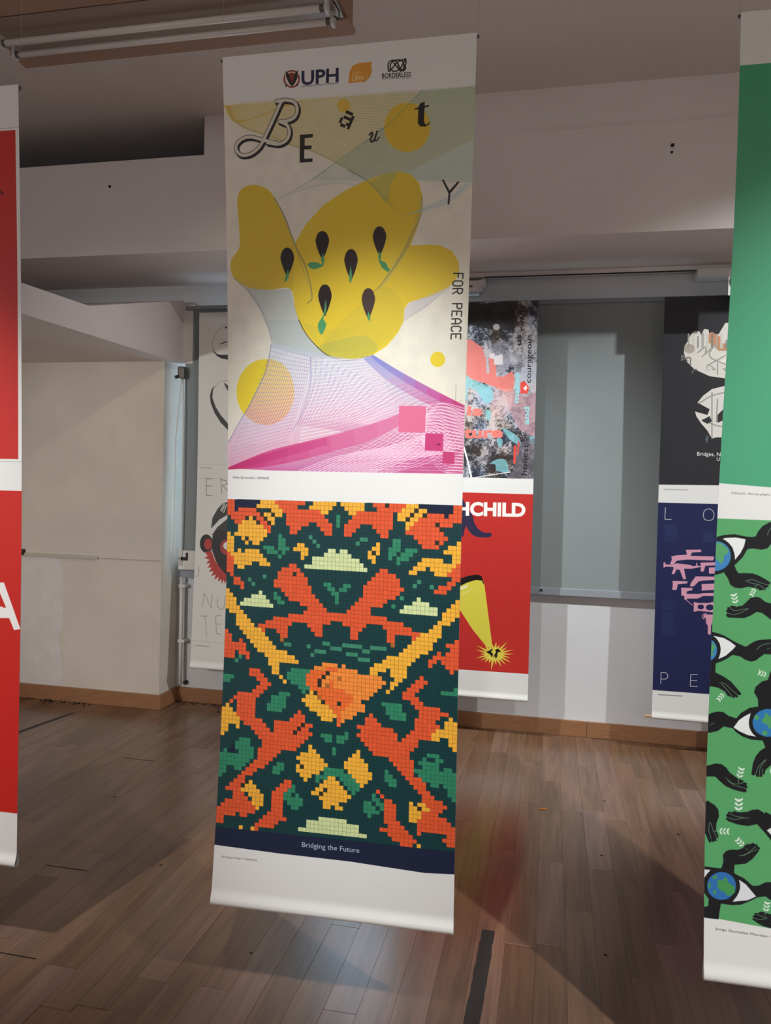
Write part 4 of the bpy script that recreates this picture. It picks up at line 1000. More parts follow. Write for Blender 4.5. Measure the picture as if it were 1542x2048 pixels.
S 7fae88 1 1 1.1 23 4007 17 4047 30 4094
S 7fae88 1 1 1.1 26 4012 41 4054 56 4082
S 7fae88 1 1 1.09 41 4052 53 4056
S 8fb79a 1 0 1.22 48 4051 87 4048
F e4efe2 1 1 70 4050 77 4046 82 4039 83 4032 77 4035 71 4042
F e4efe2 1 1 70 4050 71 4057 77 4064 82 4065 82 4059 77 4052
F e4efe2 1 1 86 4048 93 4045 98 4037 99 4031 93 4034 88 4041
F e4efe2 1 1 86 4048 88 4056 93 4062 99 4064 98 4058 93 4051
F e4efe2 1 1 103 4047 110 4044 115 4036 116 4030 110 4032 104 4040
F e4efe2 1 1 103 4047 104 4055 109 4061 115 4063 114 4057 110 4050
F e4efe2 1 1 101 4047 107 4052 113 4047 107 4042
S 8fb79a 1 0 1.2 195 4122 170 4097
F e4efe2 1 1 181 4108 175 4106 167 4108 162 4112 168 4114 175 4113
F e4efe2 1 1 181 4108 185 4102 186 4094 184 4088 180 4093 179 4102
F e4efe2 1 1 171 4098 164 4096 156 4097 152 4102 157 4104 165 4102
F e4efe2 1 1 171 4098 175 4092 175 4083 173 4078 169 4083 168 4091
F e4efe2 1 1 160 4088 154 4085 146 4087 141 4091 146 4093 154 4092
F e4efe2 1 1 160 4088 164 4081 165 4073 162 4068 159 4073 157 4081
F e4efe2 1 1 161 4088 160 4081 153 4081 154 4088
F 14161a 1 0 249 3998 272 3971 285 3931 321 3947 413 4004 415 4100 347 4098 313 4068 286 4037
F e0e2e2 1 0 293 4022 309 4008 368 4019 350 4050 313 4042
F 14161a 1 0 79 4238 90 4199 87 4165 103 4144 126 4135 159 4133 182 4121 191 4107 207 4097 211 4100 232 4089 234 4096 248 4095 251 4104 263 4112 251 4137 228 4169 196 4196 143 4208 141 4250 132 4275 81 4271
S 7fae88 1 1 1.08 164 4162 196 4151 219 4129 244 4105
S 7fae88 1 1 1.08 173 4161 210 4142 251 4118
S 7fae88 1 1 1.08 195 4120 205 4128
F 14161a 1 0 -27 4232 -1 4232 29 4233 81 4233 141 4250 188 4268 229 4300 257 4296 289 4276 316 4272 352 4277 371 4308 344 4358 315 4359 289 4343 253 4352 216 4375 175 4397 129 4405 78 4402 40 4390 17 4379 -4 4357 -26 4341
F dfe1e4 1 0 158 4274 197 4296 246 4349 207 4372 135 4388 156 4357 170 4318
F dfe1e4 1 0 -3 4246 30 4246 13 4267 0 4288
F dfe1e4 1 0 -4 4334 8 4358 -5 4355
F 14161a 1 1 170 4307 167 4330 158 4352 145 4371 127 4387 106 4398 83 4403 61 4403 39 4397 21 4386 7 4370 -2 4350 -5 4328 -2 4305 6 4283 20 4264 38 4248 59 4237 82 4231 104 4232 125 4238 144 4249 158 4266 166 4285
F 2f6fb2 1 1 151 4310 149 4327 142 4344 131 4360 117 4372 101 4381 83 4385 65 4385 49 4380 34 4371 23 4359 16 4343 14 4326 16 4308 22 4291 33 4275 48 4263 64 4254 82 4250 100 4250 116 4255 131 4264 142 4277 149 4292
F 459554 1 0 63 4290 88 4290 95 4274 109 4278 112 4296 142 4312 148 4339 135 4355 110 4363 96 4345 80 4343 63 4326
F 459554 1 0 35 4282 55 4267 65 4278 49 4292
F 459554 1 0 21 4307 33 4315 26 4340 19 4331
F 459554 1 0 40 4347 54 4341 59 4355 47 4365
F 14161a 1 0 22 4373 80 4404 73 4447 69 4480 27 4481 -15 4479 -15 4434 20 4423
F 14161a 1 0 371 4415 316 4426 280 4419 262 4419 260 4426 237 4429 240 4438 229 4444 235 4452 226 4458 253 4475 280 4486 325 4492 371 4488
S 8fb79a 1 0 1.16 287 4434 294 4396
F e4efe2 1 1 291 4412 289 4406 284 4400 278 4399 279 4405 284 4411
F e4efe2 1 1 291 4412 298 4412 305 4407 308 4401 302 4401 295 4406
F e4efe2 1 1 294 4396 292 4390 286 4384 281 4383 282 4389 287 4395
F e4efe2 1 1 294 4396 301 4396 308 4391 311 4385 305 4385 297 4390
F e4efe2 1 1 296 4380 295 4373 289 4368 284 4367 285 4373 290 4379
F e4efe2 1 1 296 4380 304 4380 311 4375 313 4369 308 4369 300 4374
F e4efe2 1 1 296 4382 301 4376 298 4370 293 4376
S 7fae88 1 1 1.04 230 4453 262 4456 298 4447
S 7fae88 1 1 1.04 246 4430 271 4441 298 4442
C
@red
F c22a22 1 0 24 266 1376 262 1376 2234 24 2238
S 9a9490 1 0 1 0 250 1400 248
S 8c8884 1 0 1 0 2252 1400 2250
S 2a1a18 1 0 4.43 1198 545 1285 635
F c5251c 1 0 -10 2432 1410 2430 1410 4441 -10 4444
F ece8e4 1 0 1225 3005 1281 3002 1401 3286 1356 3295 1320 3222 1115 3234 1080 3318 991 3323
F c5251c 1 0 1191 3116 1247 3057 1298 3158 1149 3169
F ece8e4 1 0 1149 3156 1273 3153 1284 3168 1284 3205 1150 3213
@backleft
F 15130f 1 0 187 462 215 502 252 539 310 553 411 554 412 618 325 601 267 576 215 522
S 3c3a36 1 1 1.73 399 149 306 206 220 308 186 408 201 495
S 3c3a36 1 0 6.67 305 412 395 380
F 24221f 1 1 395 200 395 203 393 206 391 209 388 211 385 212 381 213 377 212 374 211 371 209 368 206 367 203 366 199 367 196 368 193 370 190 373 188 377 187 381 186 384 187 388 188 391 190 393 193 395 196
S 3c3a36 1 1 1.74 416 890 329 898 243 951
F 15130f 1 0 250 945 207 1005 198 1113 247 1234 321 1342 439 1469 440 1550 323 1443 233 1315 176 1180 164 1086 189 998
F 15130f 1 0 355 914 431 965 418 1026 396 992
S a4a29c 1 0 1.37 10 1999 449 1991
S a4a29c 1 0 1.37 14 2181 453 2176
S 8c8a86 0.8 0 4.78 49 2042 195 2048
S 5c5850 1 0 3.41 129 2188 212 2186
S 5c5850 1 0 3.41 129 2188 137 2409 211 2407
S 5c5850 1 0 3.41 134 2284 213 2282
S 5c5850 1 0 3.4 337 2188 359 2377
S 5c5850 1 0 3.4 337 2194 410 2206 433 2247 361 2275 443 2341
F 2a2b28 1 0 217 2851 233 2709 300 2587 378 2507 441 2490 553 2490 558 2683 446 2660 336 2723 267 2797
S deddd8 1 0 5.97 346 2608 394 2509
S deddd8 1 0 5.96 389 2629 434 2516
S deddd8 1 0 5.97 365 2615 407 2524
F 2c2d2a 1 0 231 2933 308 2826 448 2709 590 2682 599 2949 454 2880 247 2933
F 14110f 1 0 242 2955 277 2872 453 2865 595 2816 626 3601 477 3475 395 3404 310 3289 244 3142
S deddd8 1 1 22.44 235 2896 307 2788 447 2684 589 2645
F 14110f 1 1 252 3049 250 3081 242 3111 228 3137 209 3157 187 3170 163 3176 139 3172 116 3161 96 3142 80 3118 69 3088 65 3057 67 3025 75 2995 89 2969 108 2948 130 2935 154 2930 178 2933 201 2945 221 2964 237 2988 247 3018
F b5302c 1 1 239 3056 238 3075 233 3093 225 3109 214 3122 200 3130 186 3133 171 3131 157 3124 145 3112 135 3097 129 3079 126 3060 128 3041 133 3022 141 3007 152 2994 166 2986 180 2983 195 2985 209 2992 221 3003 230 3019 236 3036
F b8312c 1 0 140 3165 231 3143 293 3275 394 3397 477 3467 482 3571 463 3520 447 3577 424 3522 402 3580 386 3512 345 3553 350 3484 291 3529 309 3453 246 3483 275 3413 206 3425 252 3366 188 3372 230 3310 163 3318 212 3266 134 3240 186 3220
F a82f2c 1 1 541 3085 539 3111 531 3136 517 3158 498 3175 476 3186 453 3190 429 3188 406 3179 386 3163 371 3143 360 3119 356 3093 358 3066 367 3042 381 3020 399 3003 421 2992 445 2988 469 2990 492 3000 511 3015 527 3035 537 3059
F e6e4e0 1 1 521 3067 520 3081 514 3094 505 3105 493 3114 478 3120 463 3123 447 3121 432 3117 419 3109 409 3098 403 3085 400 3072 402 3058 407 3044 416 3033 429 3024 443 3018 459 3016 474 3017 489 3022 502 3030 512 3040 519 3053
F 14110f 1 1 516 3067 516 3075 513 3082 508 3088 501 3093 494 3097 486 3098 477 3097 470 3095 463 3090 458 3084 454 3077 453 3069 454 3062 456 3054 461 3048 468 3043 475 3040 483 3038 492 3039 499 3042 506 3046 512 3052 515 3059
S 5c5850 1 0 2.4 66 3363 63 3473 20 3509
S 5c5850 1 0 2.39 137 3895 154 3712 265 3903 268 3721
S 5c5850 1 0 2.38 346 3752 352 3876 398 3918 445 3893 454 3729
S 5c5850 1 0 2.39 111 4020 223 4013
S 5c5850 1 0 2.38 178 4016 218 4273
S 5c5850 1 0 2.37 413 3996 334 4006 353 4243 420 4239
S 5c5850 1 0 2.38 347 4110 414 4111
S a4a29c 1 0 1.49 -13 4350 534 4365
S 8c8a86 0.8 0 4.47 52 4413 265 4415
@backmid
G grunge
F 242224 0.85 0 -616 9 553 38 1066 -7 1121 143 1126 350 894 345 579 274 -611 237
F 3a383a 1 0 1297 5 1411 8 1414 111 1362 71
F 8b8792 0.6 0 846 514 975 464 1082 608 1086 789 986 892 879 788
F de7a72 0.95 0 543 444 609 458 743 551 792 695 803 865 836 865 824 670 915 658 921 905 1012 906 1113 841 1141 919 1132 1075 1043 1101 911 1035 700 956 568 916 85 781 79 516
F b08890 0.75 0 1132 1075 1275 1153 1401 1088 1403 1644 1209 1542 1101 1348 1043 1114
F e0b0b0 0.45 0 912 1048 1145 1062 1100 1335 999 1440 894 1375 837 1179
F 7fc3cb 0.75 1 554 890 621 943 727 983 860 1048 889 1179 799 1231 691 1087 584 1048 574 1179 547 1153
F 7fc3cb 0.75 1 1028 1531 1106 1569 1211 1646 1240 1750 1109 1673 1029 1570
F 7fc3cb 0.75 1 953 1649 1018 1674 1007 1753 969 1753
F 7fc3cb 0.75 1 870 1965 959 1911 1064 1922 1093 2065 1015 2067 950 2042 935 1976
F 7fc3cb 0.75 1 1339 1645 1403 1631 1392 1722 1354 1709
F 7fc3cb 0.75 1 801 1310 867 1336 856 1441 817 1415
F b9b5ba 0.45 1 1126 350 1381 328 1400 1050 1261 1075 1140 893
F b9b4b6 1 1 950 307 949 317 945 327 939 335 930 341 920 344 910 346 899 344 889 340 880 334 873 325 869 316 867 306 868 296 872 286 879 278 887 272 897 269 908 268 918 269 928 273 937 280 944 288 948 297
F 6e6872 0.65 0 1188 1724 1403 1644 1403 2137 1069 2144 1170 2024
F d8cfd2 1 0 830 631 888 618 902 658 992 633 995 763 891 762 890 696 837 683
T e8766c 1 3.2 55.96 573 1376 763 1376|is
T e8766c 1 3.4 62.68 540 1653 1018 1643|ture
T 1b1a1c 1 0.4 30.97 1242 352 1224 42|really
T 1b1a1c 1 1.6 31.02 1211 532 1205 403|us
T 1b1a1c 1 0.5 31.01 1337 985 1332 405|courageous
T 8fd2d6 1 1.8 32.44 1200 1224 1198 868|makes
T 8fd2d6 1 1.8 32.39 1325 1489 1327 1276|and
T 1b1a1c 1 0.6 33.8 1315 2099 1329 1723|honest
F e24a40 1 0 1213 984 1258 959 1317 1037 1300 1114 1217 1114
F e9dcdc 1 0 1247 1049 1285 1011 1298 1049 1274 1082
S dc4a40 0.9 0 16.94 1168 1946 1169 1751
S dc4a40 0.9 0 10.4 1213 1698 1203 1841
S e8e6e8 1 0 10.56 549 1772 600 1943 651 2147
S dcdadc 1 0 5.29 559 2162 782 2124 1119 2064
F c22f2a 1 0 -10 2324 1410 2328 1410 4514 -10 4524
F 2f2a4a 1 0 433 2383 537 2394 566 2435 681 2618 697 2694 740 2761 803 2807 872 2817 882 2803 916 2824 911 2854 859 2873 749 2871 680 2846 630 2793 601 2738 579 2788 572 2857 515 2908 445 2911
T f6f2ee 1 6 77.7 480 2604 1316 2596|HCHILD
F dcd04a 1 0 447 3552 536 3480 639 3428 749 3397 826 3396 841 3448 896 3805 958 4210 893 4224 708 4011 539 3770 449 3664
F f0ead0 0.8 0 536 3505 639 3458 627 3501 558 3532
F eadf80 0.6 0 545 3589 750 3467 669 3540 573 3601
F 15110f 1 0 444 3454 541 3394 637 3354 747 3331 805 3350 836 3434 830 3451 811 3403 735 3398 625 3438 446 3538
F e2d250 1 0 1231 4281 1088 4302 1181 4331 1080 4323 1195 4392 1064 4343 1131 4424 1040 4358 1077 4455 1012 4369 1008 4435 982 4375 949 4502 951 4374 918 4415 922 4367 864 4415 898 4354 814 4396 881 4337 756 4367 872 4317 805 4311 871 4295 745 4260 879 4274 762 4204 896 4254 865 4203 919 4239 886 4149 947 4228 955 4178 978 4222 1003 4144 1009 4223 1043 4179 1037 4230 1140 4136 1061 4243 1144 4202 1078 4260 1218 4226 1088 4280
F 15110f 1 0 878 4278 914 4264 955 4234 965 4244 942 4273 970 4299 951 4342 936 4309 901 4290
F 15110f 1 0 984 4312 1004 4269 990 4249 1023 4229 1041 4239 1065 4265 1024 4275 1019 4324 1003 4359 991 4325 964 4341
@backright
F 25252a 1 0 -10 -10 1410 -10 1410 2164 -10 2178
F d8d4cc 1 0 229 651 233 573 262 522 296 445 331 401 392 402 412 447 440 377 489 384 504 462 600 438 668 311 954 317 1135 434 1259 613 1252 764 1092 890 857 952 688 945 518 918 420 872 345 833 269 755
F dbd7d0 1 0 396 1221 453 1143 547 1066 691 1028 859 1028 1041 1131 1141 1283 1052 1450 877 1579 711 1619 614 1620 566 1634 514 1544 438 1454 387 1376 373 1325 508 1363 531 1298
F c98c68 1 0 493 429 526 411 625 476 640 579 592 566 496 539
F b98e6c 1 0 531 552 699 542 702 631 606 630
S 8f8c88 0.85 1 7.09 278 742 213 677 215 729
S a39c90 0.85 1 6.08 486 626 431 694 582 557
S f0ede6 0.85 1 9.55 887 768 915 777 930 751
S 6e6c6a 0.85 1 6.8 885 839 960 894 987 789
S 8f8c88 0.85 1 8 735 872 798 957 665 832
S a39c90 0.85 1 8.64 1041 863 1015 856 1065 863
S f0ede6 0.85 1 9.42 692 728 640 761 738 794
S 6e6c6a 0.85 1 8.01 305 784 296 703 202 732
S 8f8c88 0.85 1 4.7 966 654 941 651 1010 701
S a39c90 0.85 1 4.01 510 860 487 806 475 851
S f0ede6 0.85 1 5.21 710 722 660 674 759 710
S 6e6c6a 0.85 1 6.58 785 745 825 756 745 817
S 8f8c88 0.85 1 7.82 466 642 463 584 380 647
S a39c90 0.85 1 7.01 523 632 542 549 521 568
S f0ede6 0.85 1 5.49 969 821 905 895 970 765
S 6e6c6a 0.85 1 7.4 372 840 332 853 333 885
S 8f8c88 0.85 1 7.18 710 877 777 833 715 878
S a39c90 0.85 1 9.13 981 630 1031 614 883 669
S f0ede6 0.85 1 7.41 872 865 949 832 839 900
S 6e6c6a 0.85 1 9.53 890 811 927 844 964 834
S 8f8c88 0.85 1 5.43 541 837 576 844 514 788
S a39c90 0.85 1 8.91 1044 632 1074 626 1078 600
S f0ede6 0.85 1 7.49 1024 660 1019 690 1021 728
S 6e6c6a 0.85 1 3.98 1024 861 966 856 1073 839
S 8f8c88 0.85 1 7.93 764 619 794 601 685 605
S a39c90 0.85 1 9.45 921 772 932 715 938 704
S a6a39d 0.9 0 9.05 276 587 275 433
S c9c5bd 0.9 0 10.8 327 588 326 417
S 84817d 0.9 0 8.61 379 588 378 466
S a6a39d 0.9 0 13.63 430 589 428 429
S c9c5bd 0.9 0 12.01 481 590 480 441
S 84817d 0.9 0 12.49 532 590 531 441
S a6a39d 0.9 0 8.62 583 591 582 441
S c9c5bd 0.9 0 13.52 634 592 632 447
S 84817d 0.9 0 8.86 684 592 685 512
S a6a39d 0.9 0 7.94 735 593 733 439
S c9c5bd 0.9 0 13.14 785 594 785 489
S 84817d 0.9 0 13.39 835 594 835 480
S a6a39d 0.9 0 10.07 885 595 885 489
S c9c5bd 0.9 0 12.82 935 596 936 508
S 84817d 0.9 0 8.79 985 597 983 426
S a6a39d 0.9 0 11.9 1035 597 1035 490
S 8c8a88 0.8 1 7.09 549 1105 566 1634
S 8c8a88 0.8 1 7.08 612 1182 608 1440
S 8c8a88 0.8 1 7.12 407 1234 550 1143 741 1092
S 8c8a88 0.8 1 7.12 461 1415 634 1491 802 1464
S 8c8a88 0.8 1 7.07 508 603 524 706 683 784
S 8c8a88 0.8 1 7.08 490 795 680 682
S 8c8a88 0.8 1 7.06 598 771 603 899
F 2b2b30 1 0 443 1428 533 1376 559 1434 512 1466
F 2b2b30 1 0 618 1362 676 1298 680 1426 620 1452
F 55606a 1 0 493 1634 528 1582 524 1660 507 1693
F 9c8f80 0.7 1 347 601 346 615 340 628 331 639 320 647 306 653 290 654 275 652 261 647 248 638 238 626 232 613 230 599 231 585 237 572 246 561 258 553 272 547 287 546 302 548 317 553 329 562 339 574 345 587
T ece9e6 1 0.5 22.09 411 1833 664 1836|Bridges, N
T ece9e6 1 0.5 20.69 625 1889 659 1890|U
S 9a9a98 0.7 0 5.91 61 2232 321 2233
F 151e4c 1 0 -10 2388 1410 2386 1410 4592 -10 4596
S b6b3b8 1 0 4.28 81 2446 80 2582 150 2582
S b6b3b8 1 0 4.31 90 4516 89 4382
S b6b3b8 1 0 4.31 89 4382 140 4380 165 4405 164 4438 136 4458 91 4458
S b6b3b8 1 0 4.27 491 4376 418 4381 417 4519 495 4516
S b6b3b8 1 0 4.28 418 4450 487 4448
S b6b3b8 1 1 4.24 556 2442 601 2466 616 2515 602 2565 557 2580 514 2565 501 2514 514 2466 556 2442
S 3c4876 0.8 0 2.86 79 2653 204 2653
S 3c4876 0.8 0 2.86 80 2673 203 2673
S 3c4876 0.8 0 2.86 81 2693 216 2693
S 3c4876 0.8 0 2.86 81 2713 220 2713
S 3c4876 0.8 0 2.86 82 2733 227 2732
S 3c4876 0.8 0 2.86 82 2753 228 2752
S 3c4876 0.8 0 2.86 83 2773 219 2773
S 3c4876 0.8 0 2.86 83 2793 224 2792
S 3c4876 0.8 0 2.86 84 2813 217 2813
S 3c4876 0.8 0 2.86 85 2833 215 2833
S 3c4876 0.8 0 2.83 505 2709 642 2709
S 3c4876 0.8 0 2.83 506 2729 618 2729
S 3c4876 0.8 0 2.83 507 2749 631 2749
S 3c4876 0.8 0 2.83 507 2769 618 2769
S 3c4876 0.8 0 2.83 508 2789 646 2787
S 3c4876 0.8 0 2.83 508 2808 648 2807
S 3c4876 0.8 0 2.83 509 2828 620 2828
S 323e6c 0.8 0 2.87 78 3542 221 3538
S 323e6c 0.8 0 2.87 79 3562 231 3558
S 323e6c 0.8 0 2.87 79 3582 206 3579
S 323e6c 0.8 0 2.87 80 3602 225 3598
S 323e6c 0.8 0 2.87 80 3622 232 3618
S 323e6c 0.8 0 2.87 81 3642 190 3640
S 323e6c 0.8 0 2.87 77 3678 210 3675
S 323e6c 0.8 0 2.87 77 3697 201 3694
S 323e6c 0.8 0 2.87 78 3716 208 3712
S 323e6c 0.8 0 2.87 78 3734 201 3731
S 323e6c 0.8 0 2.87 79 3753 203 3750
S 323e6c 0.8 0 2.87 79 3771 228 3767
S 323e6c 0.8 0 2.87 80 3790 213 3786
S 323e6c 0.8 0 2.87 80 3809 237 3803
S 323e6c 0.8 0 2.87 81 3827 216 3823
S 323e6c 0.8 0 2.87 81 3846 241 3840
S 323e6c 0.8 0 2.87 82 3865 209 3861
S 323e6c 0.8 0 2.87 82 3883 227 3878
S 323e6c 0.8 0 2.87 83 3902 217 3898
S 323e6c 0.8 0 2.87 84 3921 238 3915
S 323e6c 0.8 0 2.87 84 3939 220 3935
F d79ab0 1 0 321 2930 488 2920 491 2948 389 2958 377 2998 629 2994 633 3016 619 3042 344 3042 224 3062 192 3109 151 3105 172 3050 162 3015 222 2998 336 2986
F d79ab0 1 0 79 3090 97 3082 101 3110 185 3110 225 3091 386 3105 394 3118 438 3112 442 3074 452 3076 453 3109 493 3110 494 3121 394 3147 307 3151 335 3271 304 3275 275 3202 261 3167 227 3162 202 3220 172 3219 193 3149 186 3135 99 3136 97 3146 80 3147
F d79ab0 1 0 486 3072 678 3059 685 3091 540 3107 525 3173 489 3175 494 3121
F d79ab0 1 0 580 3124 706 3114 708 3189 582 3196
F d79ab0 1 0 437 3234 683 3225 684 3261 525 3278 472 3292 421 3352 378 3354 392 3304 418 3267
F d79ab0 1 0 184 3300 349 3296 350 3320 245 3335 234 3404 185 3404 191 3335
F d79ab0 1 0 506 3319 711 3302 713 3372 509 3397
F d79ab0 1 0 284 3373 408 3370 406 3398 349 3413 343 3441 463 3438 529 3424 688 3412 689 3451 530 3457 465 3492 351 3498 345 3513 325 3514 319 3468 287 3466
F d79ab0 1 0 426 3534 480 3541 586 3535 717 3499 722 3647 589 3638 482 3633 429 3648
F d79ab0 1 0 543 3672 696 3663 697 3720 645 3737 623 3795 623 3901 590 3899 587 3797 566 3770 565 3713 538 3708
F 151e4c 1 1 539 3584 538 3592 535 3599 530 3605 523 3610 515 3613 506 3615 497 3614 488 3612 481 3608 475 3602 472 3595 470 3588 471 3581 474 3574 480 3568 487 3563 495 3559 504 3558 513 3558 521 3561 529 3565 534 3570 538 3577
F 151e4c 1 1 646 3584 644 3593 640 3601 634 3609 625 3614 615 3618 604 3620 593 3620 583 3617 574 3612 567 3605 563 3597 561 3589 562 3580 566 3571 573 3564 581 3558 591 3554 602 3552 613 3553 624 3556 633 3561 639 3567 644 3575
S d79ab0 1 1 3.56 338 3506 366 3533 414 3573
S d79ab0 1 1 4.26 545 3729 527 3701 537 3670 570 3659
S 6a6a6a 0.7 0 5.76 66 4645 327 4641
"""


def run_art(name, cv):
    on = False
    for ln in ART.strip().split('\n'):
        if ln[0] == '@': on = ln[1:] == name; continue
        if not on: continue
        k = ln[0]
        if k in 'FS':
            w = ln.split(); col = hexc(w[1]); al = float(w[2]); sm = w[3] == '1'; i = 4
            if k == 'S': lw = float(w[4]); i = 5
            p = np.array([float(t) for t in w[i:]]).reshape(-1, 2) / 2
            if sm: p = smooth(p, k == 'F')
            if k == 'F': cv.paint([p], col, al)
            else: cv.stroke(p, max(lw, 0.5), col, al)
        elif k == 'T':
            head, txt = ln.split('|', 1); w = head.split()
            print_text(cv, txt, [float(w[5]) / 2, float(w[6]) / 2], [float(w[7]) / 2, float(w[8]) / 2], float(w[4]), hexc(w[1]), float(w[3]), float(w[2]))
        elif k == 'V':
            l, rr = ln.split(' / '); w = l.split(); p = np.array([float(x) for x in rr.split()]).reshape(-1, 2) / 2
            if w[3] == '1': p = smooth(p, True)
            q = [float(x) / 2 for x in w[4:8]]
            cv.paint_ramp(p, q[:2], q[2:], [hexc(c) for c in w[1].split(',')], float(w[2]))
        elif k == 'M':
            l, rr = ln.split(' / '); w = l.split(); n = int(w[1]); al = float(w[2]); lw = float(w[3]); cols = [hexc(c) for c in w[4].split(',')]
            A = smooth(np.array([float(t) for t in w[5:]]).reshape(-1, 2) / 2, False); Bq = smooth(np.array([float(t) for t in rr.split()]).reshape(-1, 2) / 2, False)
            A = resample(A, 40); Bq = resample(Bq, 40)
            for j in range(n):
                t = j / (n - 1); p = A * (1 - t) + Bq * t
                # colour runs along each line, so draw it in as many pieces as there are tints
                m = 8; cut = np.linspace(0, 39, m + 1).astype(int); C_ = np.array(cols)
                for q in range(m):
                    cc = [np.interp((q + 0.5) / m, np.linspace(0, 1, len(cols)), C_[:, z]) for z in range(3)]
                    cv.stroke(p[cut[q]:cut[q + 1] + 1], lw, cc, al)
        elif ln.startswith('N paper'): print_paper(cv)
        elif ln.startswith('G grunge'): print_grunge(cv)
        elif ln[0] == 'X': print_grid(cv)
        elif ln[0] == 'C':
            w = int(190 * cv.k); blk = cv.a[:, :w].copy(); top = int(1229 * cv.k); bot = int(2238 * cv.k)
            x = w; flip = True
            while x < cv.W:
                s = blk[top:bot, ::-1] if flip else blk[top:bot]
                e = min(cv.W, x + w); cv.a[top:bot, x:e] = s[:, :e - x]; x = e; flip = not flip


def print_material(name, cv):
    im = bpy.data.images.new(name, cv.W, cv.H, alpha=False)
    px = np.ones((cv.H, cv.W, 4), np.float32); px[..., :3] = np.clip(cv.a[::-1], 0, 1)
    im.pixels.foreach_set(px.ravel()); im.update(); im.pack()
    m = bpy.data.materials.new(name); m.use_nodes = True
    t = m.node_tree; b = t.nodes['Principled BSDF']
    ti = node(t, 'ShaderNodeTexImage'); ti.image = im; ti.extension = 'EXTEND'; ti.interpolation = 'Cubic'
    uv = node(t, 'ShaderNodeUVMap'); uv.uv_map = 'print'
    t.links.new(uv.outputs['UV'], ti.inputs['Vector']); t.links.new(ti.outputs['Color'], b.inputs['Base Color'])
    b.inputs['Roughness'].default_value = 0.43; b.inputs['Specular IOR Level'].default_value = 0.42
    geo = node(t, 'ShaderNodeNewGeometry'); n = node(t, 'ShaderNodeTexNoise'); n.inputs['Scale'].default_value = 420.0; n.inputs['Detail'].default_value = 2
    t.links.new(geo.outputs['Position'], n.inputs['Vector'])
    bp = node(t, 'ShaderNodeBump'); bp.inputs['Strength'].default_value = 0.06; bp.inputs['Distance'].default_value = 0.0006
    t.links.new(n.outputs['Fac'], bp.inputs['Height']); t.links.new(bp.outputs[0], b.inputs['Normal'])
    return m


# ------------------------------------------------------------------ hanging banners
def spline(zk, dk, z):
    n = len(zk); h = [zk[i + 1] - zk[i] for i in range(n - 1)]
    A = np.zeros((n, n)); b = np.zeros(n); A[0, 0] = A[-1, -1] = 1
    for i in range(1, n - 1):
        A[i, i - 1] = h[i - 1]; A[i, i] = 2 * (h[i - 1] + h[i]); A[i, i + 1] = h[i]
        b[i] = 6 * ((dk[i + 1] - dk[i]) / h[i] - (dk[i] - dk[i - 1]) / h[i - 1])
    Mm = np.linalg.solve(A, b)
    i = min(max(int(np.searchsorted(zk, z)) - 1, 0), n - 2); t = z - zk[i]; s = zk[i + 1] - z
    return (Mm[i] * s ** 3 + Mm[i + 1] * t ** 3) / (6 * h[i]) + (dk[i] / h[i] - Mm[i] * h[i] / 6) * s + (dk[i + 1] / h[i] - Mm[i + 1] * h[i] / 6) * t


ZA = [.2, .7, 1.2, 1.7, 2.2, 2.75]; ZB = [.1, .7, 1.3, 1.9, 2.6]
W2 = 0.35


class Banner:
    def __init__(s, x0, y0, th, zk, dl, dr, zt, zb, sw):
        s.__dict__.update(x0=x0, y0=y0, th=th, zk=zk, dl=dl, dr=dr, zt=zt, zb=zb, sw=sw)
        s.w = Vector((math.cos(th), math.sin(th), 0)); s.n = Vector((-math.sin(th), math.cos(th), 0))

    def pt(s, u, z):
        q = u / 0.7 + 0.5
        d = spline(s.zk, s.dl, z) * (1 - q) + spline(s.zk, s.dr, z) * q
        p = Vector((s.x0, s.y0, 0)) + s.w * (u + s.sw * (z - 2.7)) + s.n * d
        p.z = z
        return p


